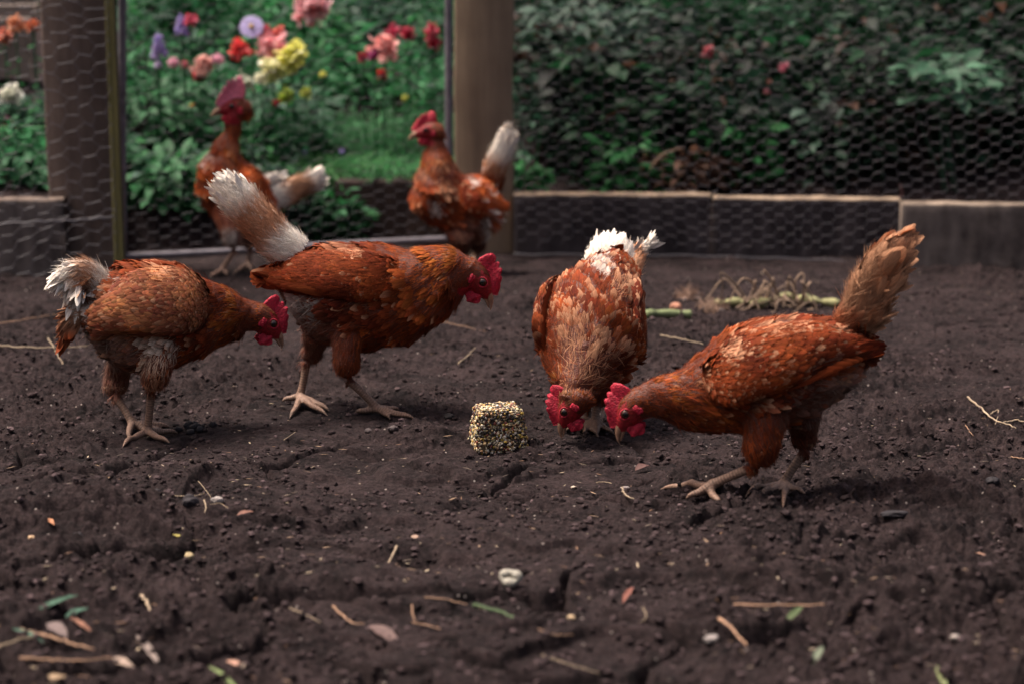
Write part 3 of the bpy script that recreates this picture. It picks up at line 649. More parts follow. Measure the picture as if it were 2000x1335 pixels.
        blades(m, P, d, Nn, rng.uniform(.012, .028, n2), .0009, lift=rng.uniform(.2, .7, n2), curl=.3, c0=np.clip(c, 0, .88), shape='strand', nseg=2, wide=False, camber=0)
        # quills fanned out at the tip
        nq = tl.get('quills', 14); Q0 = Cq[14] + Aq[14] * rng.uniform(-.8, .8, (nq, 1)) + Bq[14] * rng.uniform(-.8, .8, (nq, 1)); Q1 = Cq[23] + Tt[23] * .012 + Aq[20] * rng.uniform(-1.1, 1.1, (nq, 1)) * 1.2 + Bq[20] * rng.uniform(-1, 1, (nq, 1))
        c = tail_cols(tl['ramp'], np.full(nq, .75), nq) * rng.lognormal(0, .12, (nq, 1)); c1 = tail_cols(tl['ramp'], np.full(nq, 1.0), nq) * rng.lognormal(0, .1, (nq, 1))
        blades(m, Q0, Q1 - Q0, nrmz(np.broadcast_to(S, (nq, 3)) + rng.normal(0, .3, (nq, 3))), np.linalg.norm(Q1 - Q0, axis=1) * tl.get('len', 1.0), .010 * tl.get('fw', 1.0), lift=.03, curl=.06, c0=np.clip(c, 0, .88), c1=np.clip(c1, 0, .88), shape='round' if tl.get('fw', 1) > 1.5 else 'quill', nseg=6, jit=.08, bend=bend)
    m.build("tail", M['feather'], root, org)
    # ---- comb, wattles, ear lobes, beak, eyes
    m = MB(); cb = spec.get('comb', {}); nc, nr = 44, 7; xs = np.linspace(-.021, .019, nc); u = np.linspace(0, 1, nc)
    z0 = np.interp(xs, [-.021, -.012, 0, .010, .019], [.0130, .0150, .0130, .0070, -.0015])
    tooth = np.where(u < .26, 1.0, np.abs(np.sin((u - .26) * pi * 6.2 + 1.5)) ** .7)
    Hc = (np.interp(u, [0, .05, .14, .28, .6, .85, 1], [.006, .018, .0235, .0225, .021, .013, .005]) * cb.get('h', .92)) * (.76 + .26 * tooth)
    lean = np.array([.35 * (1 - u) * 0 - .15, u * 0, u * 0 + 1]).T
    ring = []
    for side_ in (1, -1):
        for r in range(nr):
            v = r / (nr - 1); th_ = (.0030 * (1 - v) + .0011) * (1 if r < nr - 1 else .25)
            y = th_ * side_ + .0025 * np.sin(u * 9 + v * 2) * v + cb.get('flop', 0) * v * v * .02
            ring.append(np.array([hp(xs[i] - .004 * v * (1 - u[i]) + .010 * v * (u[i]), y[i], z0[i] - .004 + (Hc[i] + .004) * v) for i in range(nc)]))
    R_ = np.array(ring[:nr] + ring[nr:][::-1]); k_ = 2 * nr; idx = np.arange(k_ * nc).reshape(k_, nc)
    Fc = np.stack([idx[:-1, :-1], idx[:-1, 1:], idx[1:, 1:], idx[1:, :-1]], -1).reshape(-1, 4)
    m.add(R_.reshape(-1, 3), Fc); en = []
    for col_ in (0, nc - 1):
        for r in range(nr - 1): en.append((idx[r, col_], idx[r + 1, col_], idx[k_ - 2 - r, col_], idx[k_ - 1 - r, col_]))
    m.F.append(np.array(en)); m.M.append(np.zeros(len(en), int))
    o = m.build("comb", M['comb_pale'] if cb.get('pale') else M['comb'], root, org)
    dnw = np.array([0, 0, -1.0]); dnl = nrmz(dnw * .75 - uz * .45 + fx * .1)
    for sg in (1, -1):
        V0, F0 = ico(3)
        def blob(c, ax, rad, name, mt, rough=.035):
            x_, y_, z_ = ax; mm = MB(); j = 1 + rng.uniform(-rough, rough, (len(V0), 1)); Q = V0 * j * (1 + .10 * np.sin(V0[:, :1] * 4 + sg + 1.3 * V0[:, 2:] * 3))
            mm.add(c + (x_ * Q[:, :1] * rad[0] + y_ * Q[:, 1:2] * rad[1] + z_ * Q[:, 2:] * rad[2] * (1 + .0 * Q[:, :1])) * hs + side * (np.sin(Q[:, :1] * 5 + Q[:, 2:] * 4 + sg) * .0010), F0); return mm.build(name, mt, root, org)
        wx = nrmz(np.cross(side, dnl)); ws = spec.get('wattle', 1.0)
        blob(hp(.004, sg * .0070, -.017) + dnl * .0062 * hs * ws, (wx, side, dnl), (.0112 * ws, .0024, .0088 * ws), "wattle", M['comb'])
        blob(hp(-.0145, sg * .0175, -.006), (fx, side, uz), (.0048, .0022, .0072), "ear_lobe", M['comb'])
        # eye: dark pupil, orange iris, red lid ring
        e = MB(); Ve, Fe = ico(3); ec = hp(.0005, sg * .0112, .0015); rad = .0062
        cc = np.where((Ve[:, 1:2] * sg > .84), np.array([.004, .003, .003]), np.where(Ve[:, 1:2] * sg > .45, np.array([.060, .020, .010]), np.array([.05, .008, .008])))
        e.add(ec + (fx * Ve[:, :1] + side * Ve[:, 1:2] + uz * Ve[:, 2:]) * rad * hs, Fe, cc); eo = e.build("eye", M['eye'], root, org)
        lid = MB(); aa = np.linspace(0, 2 * pi, 20); pts = np.array([hp(.0005 + .0070 * cos(a), sg * (.0150 - .001 * abs(sin(a))), .0015 + .0062 * sin(a)) for a in aa])
        tube(lid, pts, .0010 * hs, n=6); lo = lid.build("eyelid", M['comb'], eo, org)
        lo.location = (0, 0, 0)
    for nm, top in (("beak", True),):
        mbk = MB(); bb = [(.016, -.0045, .0085), (.022, -.0060, .0072), (.029, -.0095, .0050), (.035, -.0155, .0026), (.0368, -.0200, .0009)]
        loft(mbk, [hp(x, 0, z) for x, z, r in bb], [uz * r * hs * .8 for x, z, r in bb], [side * r * hs * .85 for x, z, r in bb], n=16, seg=14)
        lb = [(.016, -.0105, .0055), (.023, -.0125, .0042), (.029, -.0155, .0026), (.033, -.0175, .0010)]
        loft(mbk, [hp(x, 0, z) for x, z, r in lb], [uz * r * hs * .7 for x, z, r in lb], [side * r * hs for x, z, r in lb], n=12, seg=12)
        mbk.build("beak", M['beak'], root, org)
    return root
def side_wob(d):
    return nrmz(np.array([-d[1], d[0], 0]))
M['comb_pale'] = mat('comb_skin_pale', base=(.85, .22, .30), rough=.4, spec=.5, noise=(120, .7, 1.3, 3), bump=(380, .8, .0015))

W_, B_, T_N, R_ = WHITE, BUFF, TAN, RUST
HENS = []
# hen with head stretched low, left
HENS.append(dict(zoom=(80, 440, 2.902), dir=1, turn=22, hrot=-40, head=(1298, 552), hscale=1.15, label="leftmost hen, neck stretched low to the right, with a drooping white-tipped tail",
  spine=[((300, 320), (255, 560)), ((360, 268), (290, 690)), ((450, 215), (380, 790)), ((560, 190), (500, 850)), ((700, 203), (650, 850)), ((830, 230), (790, 810)), ((910, 285), (900, 765)),
         ((985, 310), (1000, 712)), ((1080, 352), (1085, 660)), ((1170, 395), (1160, 625)), ((1240, 440), (1205, 600)), ((1280, 475), (1235, 600))],
  wing=[((330, 470), (335, 530)), ((400, 320), (400, 565)), ((520, 235), (520, 578)), ((680, 215), (680, 580)), ((820, 240), (820, 560)), ((895, 290), (890, 520)), ((930, 350), (930, 455))],
  wthick=1.2, wmix=.22, hipoff=.066,
  legs=[dict(side=1, hip=(700, 650), mid=(665, 800), hock=(622, 935), foot=(605, 1205), r=(95, 76), toes=[(460, 1258), (785, 1212), (735, 1245), (690, 1170)]),
        dict(side=-1, hip=(470, 720), mid=(430, 850), hock=(420, 965), foot=(520, 1150), r=(80, 68), toes=[(500, 1212), (735, 1148), (700, 1178), (600, 1190)])],
  tail=[dict(axis=[(400, 390), (330, 330), (255, 265), (175, 262), (120, 290)], w=[230, 190, 150, 110, 60], ramp=[(0, BUFF), (.3, W_ * .8), (.5, TAN), (.75, W_), (1, W_)], n=1100, flare=.15, bend=(0, 0, -.25), len=.9, flat=.8),
        dict(axis=[(330, 370), (260, 300), (220, 330), (200, 400)], w=[170, 160, 130, 60], ramp=[(0, BUFF), (.4, TAN * .8), (.7, W_ * .9), (1, W_ * .85)], n=700, flare=.1, bend=(0, 0, -.3), flat=.8),
        dict(axis=[(330, 480), (230, 500), (180, 550), (150, 610)], w=[190, 130, 90, 40], ramp=[(0, BUFF), (.4, TAN), (1, R_ * 1.2)], n=500, flare=.0, flat=.5)],
  wspots=[(740, 250, 60, TAN * 1.3, .6), (350, 330, 85, W_ * .75, .7), (345, 470, 50, W_ * .6, .6)], spots=[(360, 500, 90, W_ * .5, .5), (740, 250, 60, TAN * 1.3, .6), (350, 330, 85, W_ * .75, .75), (350, 470, 60, W_ * .6, .6), (700, 660, 105, np.array([.58, .46, .36]), .8), (650, 770, 75, np.array([.58, .42, .30]), .7), (650, 870, 60, TAN * .9, .6), (1300, 470, 35, TAN, .5), (450, 480, 200, TAN * .75, .35), (440, 730, 180, FLUFF * .7, .5)], pale=.12, wpale=.12, thighbuff=.5, lightwing=1))
# walking hen, centre
HENS.append(dict(zoom=(400, 330, 2.519), dir=1, turn=0, hrot=-47, head=(1362, 552), hscale=1.22, label="hen walking right in the middle, smooth rust back and raised white fluffy tail",
  spine=[((395, 440), (380, 600)), ((430, 405), (410, 690)), ((500, 380), (490, 800)), ((620, 356), (615, 875)), ((755, 350), (755, 905)), ((880, 352), (915, 905)), ((1000, 378), (1060, 855)),
         ((1090, 368), (1170, 770)), ((1165, 366), (1240, 690)), ((1235, 378), (1280, 640)), ((1290, 410), (1310, 620)), ((1335, 445), (1330, 600))],
  wing=[((296, 533), (297, 540)), ((330, 490), (335, 555)), ((390, 440), (390, 580)), ((480, 400), (490, 600)), ((640, 385), (650, 612)), ((800, 385), (800, 618)), ((920, 410), (900, 595)), ((985, 450), (975, 540))],
  legs=[dict(side=1, hip=(710, 790), mid=(700, 900), hock=(705, 1035), foot=(845, 1205), r=(105, 62), toes=[(1038, 1218), (912, 1240), (960, 1190), (735, 1205)]),
        dict(side=-1, hip=(560, 790), mid=(535, 880), hock=(500, 950), foot=(470, 1155), r=(80, 52), toes=[(378, 1148), (415, 1225), (605, 1222), (615, 1198)])],
  tail=[dict(axis=[(470, 430), (370, 365), (270, 260), (180, 165), (120, 100)], w=[220, 225, 215, 210, 170], ramp=[(0, W_), (.2, W_ * .95), (.34, TAN * 1.05), (.58, TAN * 1.15), (.72, W_), (1, W_)], n=2200, flare=.22, quills=20, mess=.2, flat=.8, fw=1.0, fuzz=2.2)],
  wspots=[(760, 412, 32, TAN * 1.4, .6), (700, 375, 60, TAN * .8, .35)], spots=[(500, 650, 115, W_ * .38, .75), (760, 412, 32, TAN * 1.4, .6), (700, 375, 60, TAN * .8, .35), (790, 625, 55, TAN * .7, .6), (1385, 460, 35, TAN, .6), (1380, 630, 1, W_, 0)], pale=.08, wpale=.05, thighbuff=.12))
# hen facing the viewer
HENS.append(dict(zoom=(880, 450, 2.966), dir=-1, front=True, turn=0, hrot=-55, head=(672, 1040), hscale=1.12, label="hen facing the camera with its head down beside the seed block",
  spine=[((955, 215), .14, 115, .042), ((935, 290), .11, 170, .060), ((890, 390), .075, 235, .082), ((835, 490), .035, 290, .095), ((805, 590), -.005, 303, .098), ((790, 690), -.045, 295, .092), ((765, 790), -.075, 240, .075),
         ((745, 870), -.10, 170, .055), ((720, 935), -.12, 115, .042), ((695, 985), -.13, 80, .032), ((678, 1010), -.135, 62, .026)],
  wing=[((690, 320), .10, .018, .006), ((610, 400), .055, .04, .010), ((560, 480), .01, .052, .012), ((535, 570), -.02, .052, .013), ((535, 650), -.05, .035, .009), ((560, 720), -.06, .012, .004)],
  wing2=[((1055, 330), .10, .018, .006), ((1078, 420), .055, .04, .010), ((1085, 520), .015, .052, .012), ((1080, 610), -.01, .052, .013), ((1065, 690), -.04, .035, .009), ((1035, 750), -.05, .012, .004)],
  legs=[dict(side=1, hip=(700, 850), mid=(740, 930), hock=(790, 1020), foot=(795, 1135), r=(75, 50), toes=[(630, 1122), (655, 1168), (860, 1200), (770, 1185)]),
        dict(side=-1, hip=(920, 850), mid=(890, 930), hock=(850, 1010), foot=(835, 1145), r=(75, 50), toes=[(952, 1185), (900, 1190), (760, 1150), (845, 1195)])],
  tail=[dict(axis=[(925, 280, .12), (930, 220, .15), (935, 170, .17), (950, 130, .19)], w=[320, 370, 350, 220], ramp=[(0, TAN), (.25, W_ * .9), (.5, W_), (1, W_ * .95)], n=1700, flare=.2, flat=1.0, mess=.2),
        dict(axis=[(1050, 160, .17), (1090, 125, .18), (1120, 100, .185)], w=[110, 80, 40], ramp=[(0, TAN * 1.2), (.5, W_), (1, W_)], n=300, flare=.1, flat=.9),
        dict(axis=[(1010, 290, .11), (1050, 220, .14), (1070, 160, .16)], w=[150, 130, 80], ramp=[(0, TAN), (1, TAN * 1.4)], n=500, flare=.1, flat=.9)],
  spots=[(860, 215, 75, W_ * .9, .5), (1000, 330, 80, TAN * 1.2, .7), (720, 600, 100, TAN * 1.2, .40), (860, 690, 80, TAN * 1.5, .5), (700, 690, 70, TAN * 1.3, .45), (960, 720, 45, TAN * 1.4, .45), (780, 800, 130, TAN * 1.1, .7), (660, 930, 60, TAN * 1.4, .7), (600, 310, 50, TAN, .5)],
  pale=.32, wpale=.3, thighbuff=.1, n=8000))
# hen pecking, right
HENS.append(dict(zoom=(1150, 440, 2.3015), dir=-1, turn=6, hrot=-50, head=(172, 838), hscale=1.12, label="rightmost hen bending down to the left with a tall plume of tan tail feathers",
  spine=[((1205, 480), (1222, 610)), ((1160, 440), (1190, 730)), ((1080, 408), (1110, 805)), ((980, 400), (1010, 865)), ((880, 403), (890, 915)), ((760, 422), (760, 948)), ((650, 455), (640, 962)), ((560, 505), (520, 955)),
         ((480, 578), (415, 938)), ((400, 628), (340, 905)), ((320, 668), (290, 882)), ((250, 705), (250, 868)), ((205, 745), (222, 865))],
  wing=[((1245, 575), (1245, 582)), ((1215, 520), (1218, 595)), ((1150, 470), (1165, 600)), ((1030, 420), (1025, 640)), ((900, 420), (890, 690)), ((760, 440), (750, 740)), ((640, 480), (625, 770)), ((555, 545), (545, 740)), ((512, 600), (508, 670))],
  wedge=[(1180, 592), (1022, 618)], wthick=1.2,
  legs=[dict(side=1, hip=(790, 830), mid=(780, 960), hock=(750, 1080), foot=(545, 1205), r=(120, 78), toes=[(318, 1190), (432, 1243), (600, 1235), (610, 1180)]),
        dict(side=-1, hip=(960, 830), mid=(965, 930), hock=(975, 1010), foot=(875, 1195), r=(95, 55), toes=[(700, 1256), (872, 1265), (975, 1237), (755, 1198)])],
  tail=[dict(axis=[(1130, 470), (1195, 400), (1250, 280), (1320, 170), (1385, 95)], w=[150, 175, 180, 165, 95], ramp=[(0, R_ * 1.3), (.25, TAN * .8), (.6, TAN * .85), (.85, TAN * 1.0), (1, TAN * 1.35)], n=1300, flare=.06, quills=26, mess=.10, fw=1.7, len=1.0, bend=(.09, 0, -.05), fuzz=2.0),
        dict(axis=[(1190, 470), (1250, 420), (1300, 340), (1370, 230)], w=[120, 120, 110, 60], ramp=[(0, TAN * .8), (.6, TAN * .9), (1, TAN)], n=600, flare=.15, mess=.3)],
  spots=[(630, 575, 50, TAN * 1.5, .55), (800, 450, 60, TAN * 1.2, .5), (700, 430, 50, TAN, .4), (930, 455, 30, TAN * 1.4, .5), (1100, 430, 60, TAN, .4), (740, 800, 30, TAN, .5), (505, 700, 30, TAN * 1.3, .5), (1080, 780, 150, FLUFF * .75, .6), (930, 840, 90, FLUFF * .7, .5), (520, 800, 40, R_ * 1.4, .5)], pale=.15, wpale=.18, thighbuff=.12))
# upright hen by the gate
HENS.append(dict(zoom=(350, 130, 3.033), dir=-1, turn=-18, hrot=2, head=(305, 238), hscale=1.25, label="hen standing upright with its head high in front of the flower bed", comb=dict(h=1.75, pale=True, flop=.5), wattle=1.0,
  spine=[((545, 740), (545, 880)), ((505, 660), (460, 940)), ((460, 600), (380, 985)), ((420, 560), (280, 950)), ((395, 535), (165, 870)), ((382, 505), (95, 750)), ((378, 470), (110, 610)), ((378, 435), (165, 515)),
         ((382, 385), (210, 440)), ((388, 330), (248, 375)), ((390, 280), (262, 310)), ((385, 235), (270, 262))],
  wing=[((545, 800), (545, 860)), ((520, 690), (480, 880)), ((480, 640), (400, 860)), ((440, 600), (330, 800)), ((410, 580), (270, 720)), ((370, 575), (270, 650))],
  legs=[dict(side=1, hip=(270, 850), mid=(295, 950), hock=(330, 1090), foot=(258, 1240), r=(85, 55), toes=[(185, 1268), (300, 1225), (215, 1240), (285, 1262)]),
        dict(side=-1, hip=(400, 900), mid=(400, 980), hock=(425, 1090), foot=(410, 1205), r=(75, 50), toes=[(320, 1245), (432, 1238), (370, 1215), (450, 1205)])],
  tail=[dict(axis=[(520, 790), (610, 760), (700, 720), (770, 690), (800, 672)], w=[190, 185, 160, 150, 140], ramp=[(0, W_), (.2, W_ * .9), (.32, TAN * 1.1), (.65, TAN * .8), (.82, W_), (1, W_)], n=1100, flare=.05, quills=10),
        dict(axis=[(440, 720), (500, 690), (560, 670)], w=[90, 90, 60], ramp=[(0, W_ * .9), (1, W_)], n=250)],
  spots=[(180, 520, 40, W_ * .7, .5), (320, 470, 40, TAN, .4), (300, 560, 50, TAN, .3), (300, 1000, 50, W_ * .75, .8), (540, 850, 70, W_ * .6, .5)], pale=.12, n=4500, nf=4000, nw=900, thighbuff=.5, tone=1.6))
# hen by the post
HENS.append(dict(zoom=(760, 190, 4.047), dir=-1, turn=-8, hrot=-2, head=(288, 262), hscale=1.12, Y=4.62, label="hen standing in front of the wooden post with an upright white tail", comb=dict(h=1.0), wattle=1.0,
  spine=[((815, 640), (850, 830)), ((765, 610), (838, 940)), ((700, 612), (795, 1060)), ((620, 602), (690, 1140)), ((560, 575), (530, 1120)), ((528, 520), (390, 1075)), ((508, 465), (255, 990)), ((488, 422), (165, 880)),
         ((470, 380), (185, 720)), ((455, 345), (222, 570)), ((440, 312), (252, 480)), ((420, 275), (278, 405)), ((395, 235), (300, 345))],
  wing=[((835, 860), (838, 920)), ((790, 700), (810, 930)), ((720, 650), (740, 930)), ((640, 640), (640, 900)), ((560, 650), (560, 860)), ((490, 680), (500, 790))],
  legs=[dict(side=1, hip=(560, 1050), mid=(560, 1130), hock=(590, 1210), foot=(560, 1320), r=(120, 75), toes=[(470, 1345), (520, 1350), (600, 1340), (500, 1315)]),
        dict(side=-1, hip=(690, 1050), mid=(690, 1130), hock=(710, 1200), foot=(680, 1305), r=(110, 70), toes=[(600, 1325), (640, 1335), (720, 1325), (620, 1300)])],
  tail=[dict(axis=[(790, 740), (820, 620), (870, 480), (915, 370), (925, 300)], w=[250, 220, 210, 200, 110], ramp=[(0, R_), (.15, R_ * 1.2), (.35, TAN), (.5, W_), (1, W_)], n=1200, flare=.05, quills=14)],
  spots=[(400, 530, 60, TAN * 1.2, .6), (280, 590, 60, TAN * 1.2, .5), (440, 690, 70, TAN * 1.2, .7), (355, 860, 65, W_ * .75, .8), (630, 660, 35, W_ * .8, .7), (180, 850, 50, TAN, .5), (715, 790, 35, W_ * .7, .5), (850, 720, 80, W_ * .8, .7), (790, 1000, 85, W_, .9), (770, 1080, 60, W_ * .8, .7), (560, 1090, 60, TAN, .5), (510, 520, 60, TAN, .5)], pale=.12, n=4500, nf=4000, nw=900, thighbuff=.3, tone=1.6))
for s_ in HENS: hen(s_)
# ------------------------------------------------------------------ fence, gate, boards, posts
def wood_extra(tone, dark):
    def f(m, n, l, b, tc, src):
        mp = n.new("ShaderNodeMapping"); mp.inputs["Scale"].default_value = (60, 60, 3.0); l.new(tc.outputs["Object"], mp.inputs[0])
        t = n.new("ShaderNodeTexNoise"); t.inputs["Scale"].default_value = 1; t.inputs["Detail"].default_value = 6; t.inputs["Roughness"].default_value = .65; l.new(mp.outputs[0], t.inputs["Vector"])
        t2 = n.new("ShaderNodeTexNoise"); t2.inputs["Scale"].default_value = 9; t2.inputs["Detail"].default_value = 5; l.new(tc.outputs["Object"], t2.inputs["Vector"])
        cr = n.new("ShaderNodeValToRGB"); cr.color_ramp.elements[0].position = .3; cr.color_ramp.elements[1].position = .7
        cr.color_ramp.elements[0].color = (*dark, 1); cr.color_ramp.elements[1].color = (*tone, 1)
        ad = n.new("ShaderNodeMath"); ad.operation = 'MULTIPLY_ADD'; l.new(t.outputs[0], ad.inputs[0]); ad.inputs[1].default_value = .6
        s1 = n.new("ShaderNodeMath"); s1.operation = 'MULTIPLY'; s1.inputs[1].default_value = .4; l.new(t2.outputs[0], s1.inputs[0]); l.new(s1.outputs[0], ad.inputs[2])
        l.new(ad.outputs[0], cr.inputs[0]); l.new(cr.outputs[0], b.inputs["Base Color"])
        bp = n.new("ShaderNodeBump"); bp.inputs["Strength"].default_value = .6; bp.inputs["Distance"].default_value = .003; l.new(t.outputs[0], bp.inputs["Height"]); l.new(bp.outputs[0], b.inputs["Normal"])
    return f
M['post'] = mat('weathered_post', rough=.85, spec=.2, extra=wood_extra((.26, .195, .135), (.12, .085, .062)))
M['post_dark'] = mat('dark_post', rough=.85, spec=.2, extra=wood_extra((.135, .100, .085), (.060, .043, .038)))
M['batten'] = mat('mossy_batten', rough=.8, spec=.2, extra=wood_extra((.15, .135, .05), (.07, .065, .03)))
M['timber'] = mat('rotten_timber', rough=.9, spec=.15, extra=wood_extra((.06, .042, .036), (.018, .013, .013)))
M['plank'] = mat('grey_plank', rough=.85, spec=.2, extra=wood_extra((.22, .18, .16), (.08, .065, .06)))
def conc(name, lo, hi, top):
    def f(m, n, l, b, tc, src):
        t = n.new("ShaderNodeTexNoise"); t.inputs["Scale"].default_value = 14; t.inputs["Detail"].default_value = 8; t.inputs["Roughness"].default_value = .7; l.new(tc.outputs["Object"], t.inputs["Vector"])
        mp = n.new("ShaderNodeMapping"); mp.inputs["Scale"].default_value = (26, 26, 5); l.new(tc.outputs["Object"], mp.inputs[0])
        t2 = n.new("ShaderNodeTexNoise"); t2.inputs["Scale"].default_value = 1; t2.inputs["Detail"].default_value = 5; l.new(mp.outputs[0], t2.inputs["Vector"])
        ad = n.new("ShaderNodeMath"); ad.operation = 'ADD'; l.new(t.outputs[0], ad.inputs[0]); l.new(t2.outputs[0], ad.inputs[1])
        mr = n.new("ShaderNodeMapRange"); mr.inputs[1].default_value = .75; mr.inputs[2].default_value = 1.25; l.new(ad.outputs[0], mr.inputs[0])
        cr = n.new("ShaderNodeValToRGB"); cr.color_ramp.elements[0].color = (*lo, 1); cr.color_ramp.elements[1].color = (*hi, 1); l.new(mr.outputs[0], cr.inputs[0])
        # lichen and wear on the upper arris
        a = n.new("ShaderNodeAttribute"); a.attribute_name = "Col"; mx = n.new("ShaderNodeMixRGB"); mx.blend_type = 'MULTIPLY'; mx.inputs[0].default_value = 1
        l.new(cr.outputs[0], mx.inputs[1]); l.new(a.outputs["Color"], mx.inputs[2]); l.new(mx.outputs[0], b.inputs["Base Color"])
        bp = n.new("ShaderNodeBump"); bp.inputs["Strength"].default_value = .5; bp.inputs["Distance"].default_value = .003; l.new(t.outputs[0], bp.inputs["Height"]); l.new(bp.outputs[0], b.inputs["Normal"])
    return mat(name, rough=.9, spec=.15, extra=f)
M['conc'] = conc('dark_concrete', (.022, .018, .020), (.062, .052, .055), None)
M['conc_pale'] = conc('pale_concrete', (.042, .034, .033), (.155, .130, .120), None)
def slab(name, pa, pb, zt, zb, thick, m, label=None, cat=None, group=None, kind=None, parent=None, capcol=(1, 1, 1), wob=.0015):
    "an upright board between two ground-plan points, subdivided so its faces and edges are not dead straight"
    pa = np.array([*pa[:2], 0.0]); pb = np.array([*pb[:2], 0.0]); Ln = np.linalg.norm(pb - pa); u = (pb - pa) / Ln; nrm_ = np.array([-u[1], u[0], 0])
    nx = max(4, int(Ln / .012)); prof = []
    H_ = zt - zb; e = .006
    for (yy, zz, cap) in [(0, 0, 0)] + [(0, H_ * k / 8, 0) for k in range(1, 8)] + [(0, H_ - e, 0), (.001, H_ - .002, 1), (e, H_, 1), (thick * .5, H_ + .001, 1), (thick - e, H_, 1), (thick, H_ - e, 0), (thick, 0, 0)]: prof.append((yy, zz, cap))
    m_ = MB(); V = []; C_ = []
    xs = np.linspace(0, Ln, nx)
    for x in xs:
        for yy, zz, cap in prof:
            j = fbm(np.array([x * 25 + pa[0] * 9]), np.array([zz * 25 + yy * 30 + 3]), 3, 401)[0]
            V.append((x, yy - wob * 2 * j, zz + wob * 2 * j * (zz > H_ * .6))); C_.append(capcol if cap else (1, 1, 1))
    k = len(prof); idx = np.arange(nx * k).reshape(nx, k)
    F = np.stack([idx[:-1, :-1], idx[1:, :-1], idx[1:, 1:], idx[:-1, 1:]], -1).reshape(-1, 4)
    m_.add(V, F, np.array(C_)); base = 0
    for col_ in (0, nx - 1):
        for a_ in range(k // 2): m_.F.append(np.array([[idx[col_, a_], idx[col_, a_ + 1], idx[col_, k - 2 - a_], idx[col_, k - 1 - a_]]])); m_.M.append(np.zeros(1, int))
    o = m_.build(name, m, parent); o.location = (pa[0], pa[1], zb); o.rotation_euler = (0, 0, math.atan2(u[1], u[0]))
    return tag(o, label, cat, group, kind)
CAP = (5.2, 4.7, 3.2)
gp = "concrete kerb boards under the fence"
def board(px0, px1, y0, Yf0, Yf1, label, m='conc', cap=CAP, name="kerb_board"):
    a = at(px0, y0, Yf0); b = at(px1, y0, Yf1); zt = a[2]
    return slab(name, a, b, zt, -.03, .05, M[m], label, "kerb board", gp, capcol=cap)
board(1003, 1389, 379, 4.90, 4.88, "dark concrete board directly right of the wooden post, with lichen along its top edge")
board(1393, 1758, 386, 4.875, 4.84, "dark concrete board in the middle of the kerb right of the post, behind the wire")
board(1762, 2120, 397, 4.70, 4.66, "paler streaked concrete board at the far right with no wire in front", 'conc_pale', (1.7, 1.6, 1.35))
board(-60, 124, 391, 4.50, 4.52, "concrete block left of the dark post, behind a horizontal wire", 'conc_pale', (1.1, 1.0, .9), "kerb_block")
slab("timber_beam", at(655, 352, 5.12), at(884, 352, 5.10), at(655, 352, 5.12)[2], -.03, .12, M['timber'], "rotten dark timber edging the raised bed behind the gate", "timber edging", capcol=(1, 1, 1))
slab("timber_beam", at(236, 449, 5.00), at(470, 449, 5.02), at(236, 449, 5.0)[2], -.03, .09, M['timber'], "low weathered timber lying behind the gate near the left pipe", "timber edging")
def post(px0, px1, Yp, label, m, parts=None):
    a = at(px0, 300, Yp); b = at(px1, 300, Yp); wd = b[0] - a[0]; cx_ = (a[0] + b[0]) / 2
    m_ = MB(); n_ = 40; zs = np.linspace(-.08, 1.15, n_); cs = []; r = .006
    ring = [(-wd / 2 + r, -wd * .4), (wd / 2 - r, -wd * .4), (wd / 2, -wd * .4 + r), (wd / 2, wd * .4 - r), (wd / 2 - r, wd * .4), (-wd / 2 + r, wd * .4), (-wd / 2, wd * .4 - r), (-wd / 2, -wd * .4 + r)]
    V = []
    for z in zs:
        j = fbm(np.array([z * 7.0]), np.array([cx_ * 5]), 2, 411)[0] * .003
        for x, y_ in ring: V.append((x * (1 + j * 2) + j, y_ + j, z))
    idx = np.arange(n_ * 8).reshape(n_, 8); F = np.stack([idx[:-1], np.roll(idx[:-1], -1, 1), np.roll(idx[1:], -1, 1), idx[1:]], -1).reshape(-1, 4)
    m_.add(V, F); m_.F.append(np.array([idx[-1, ::1]])); m_.M.append(np.zeros(1, int))
    o = m_.build("fence_post", M[m]); o.location = (cx_, Yp + wd * .4, 0); return tag(o, label, "post", "fence posts"), cx_, wd
post(888, 1003, 4.93, "thick square wooden post in the middle, behind the white-tailed hen", 'post')
post(90, 219, 4.56, "dark square wooden post at the left, behind the chicken wire", 'post_dark')
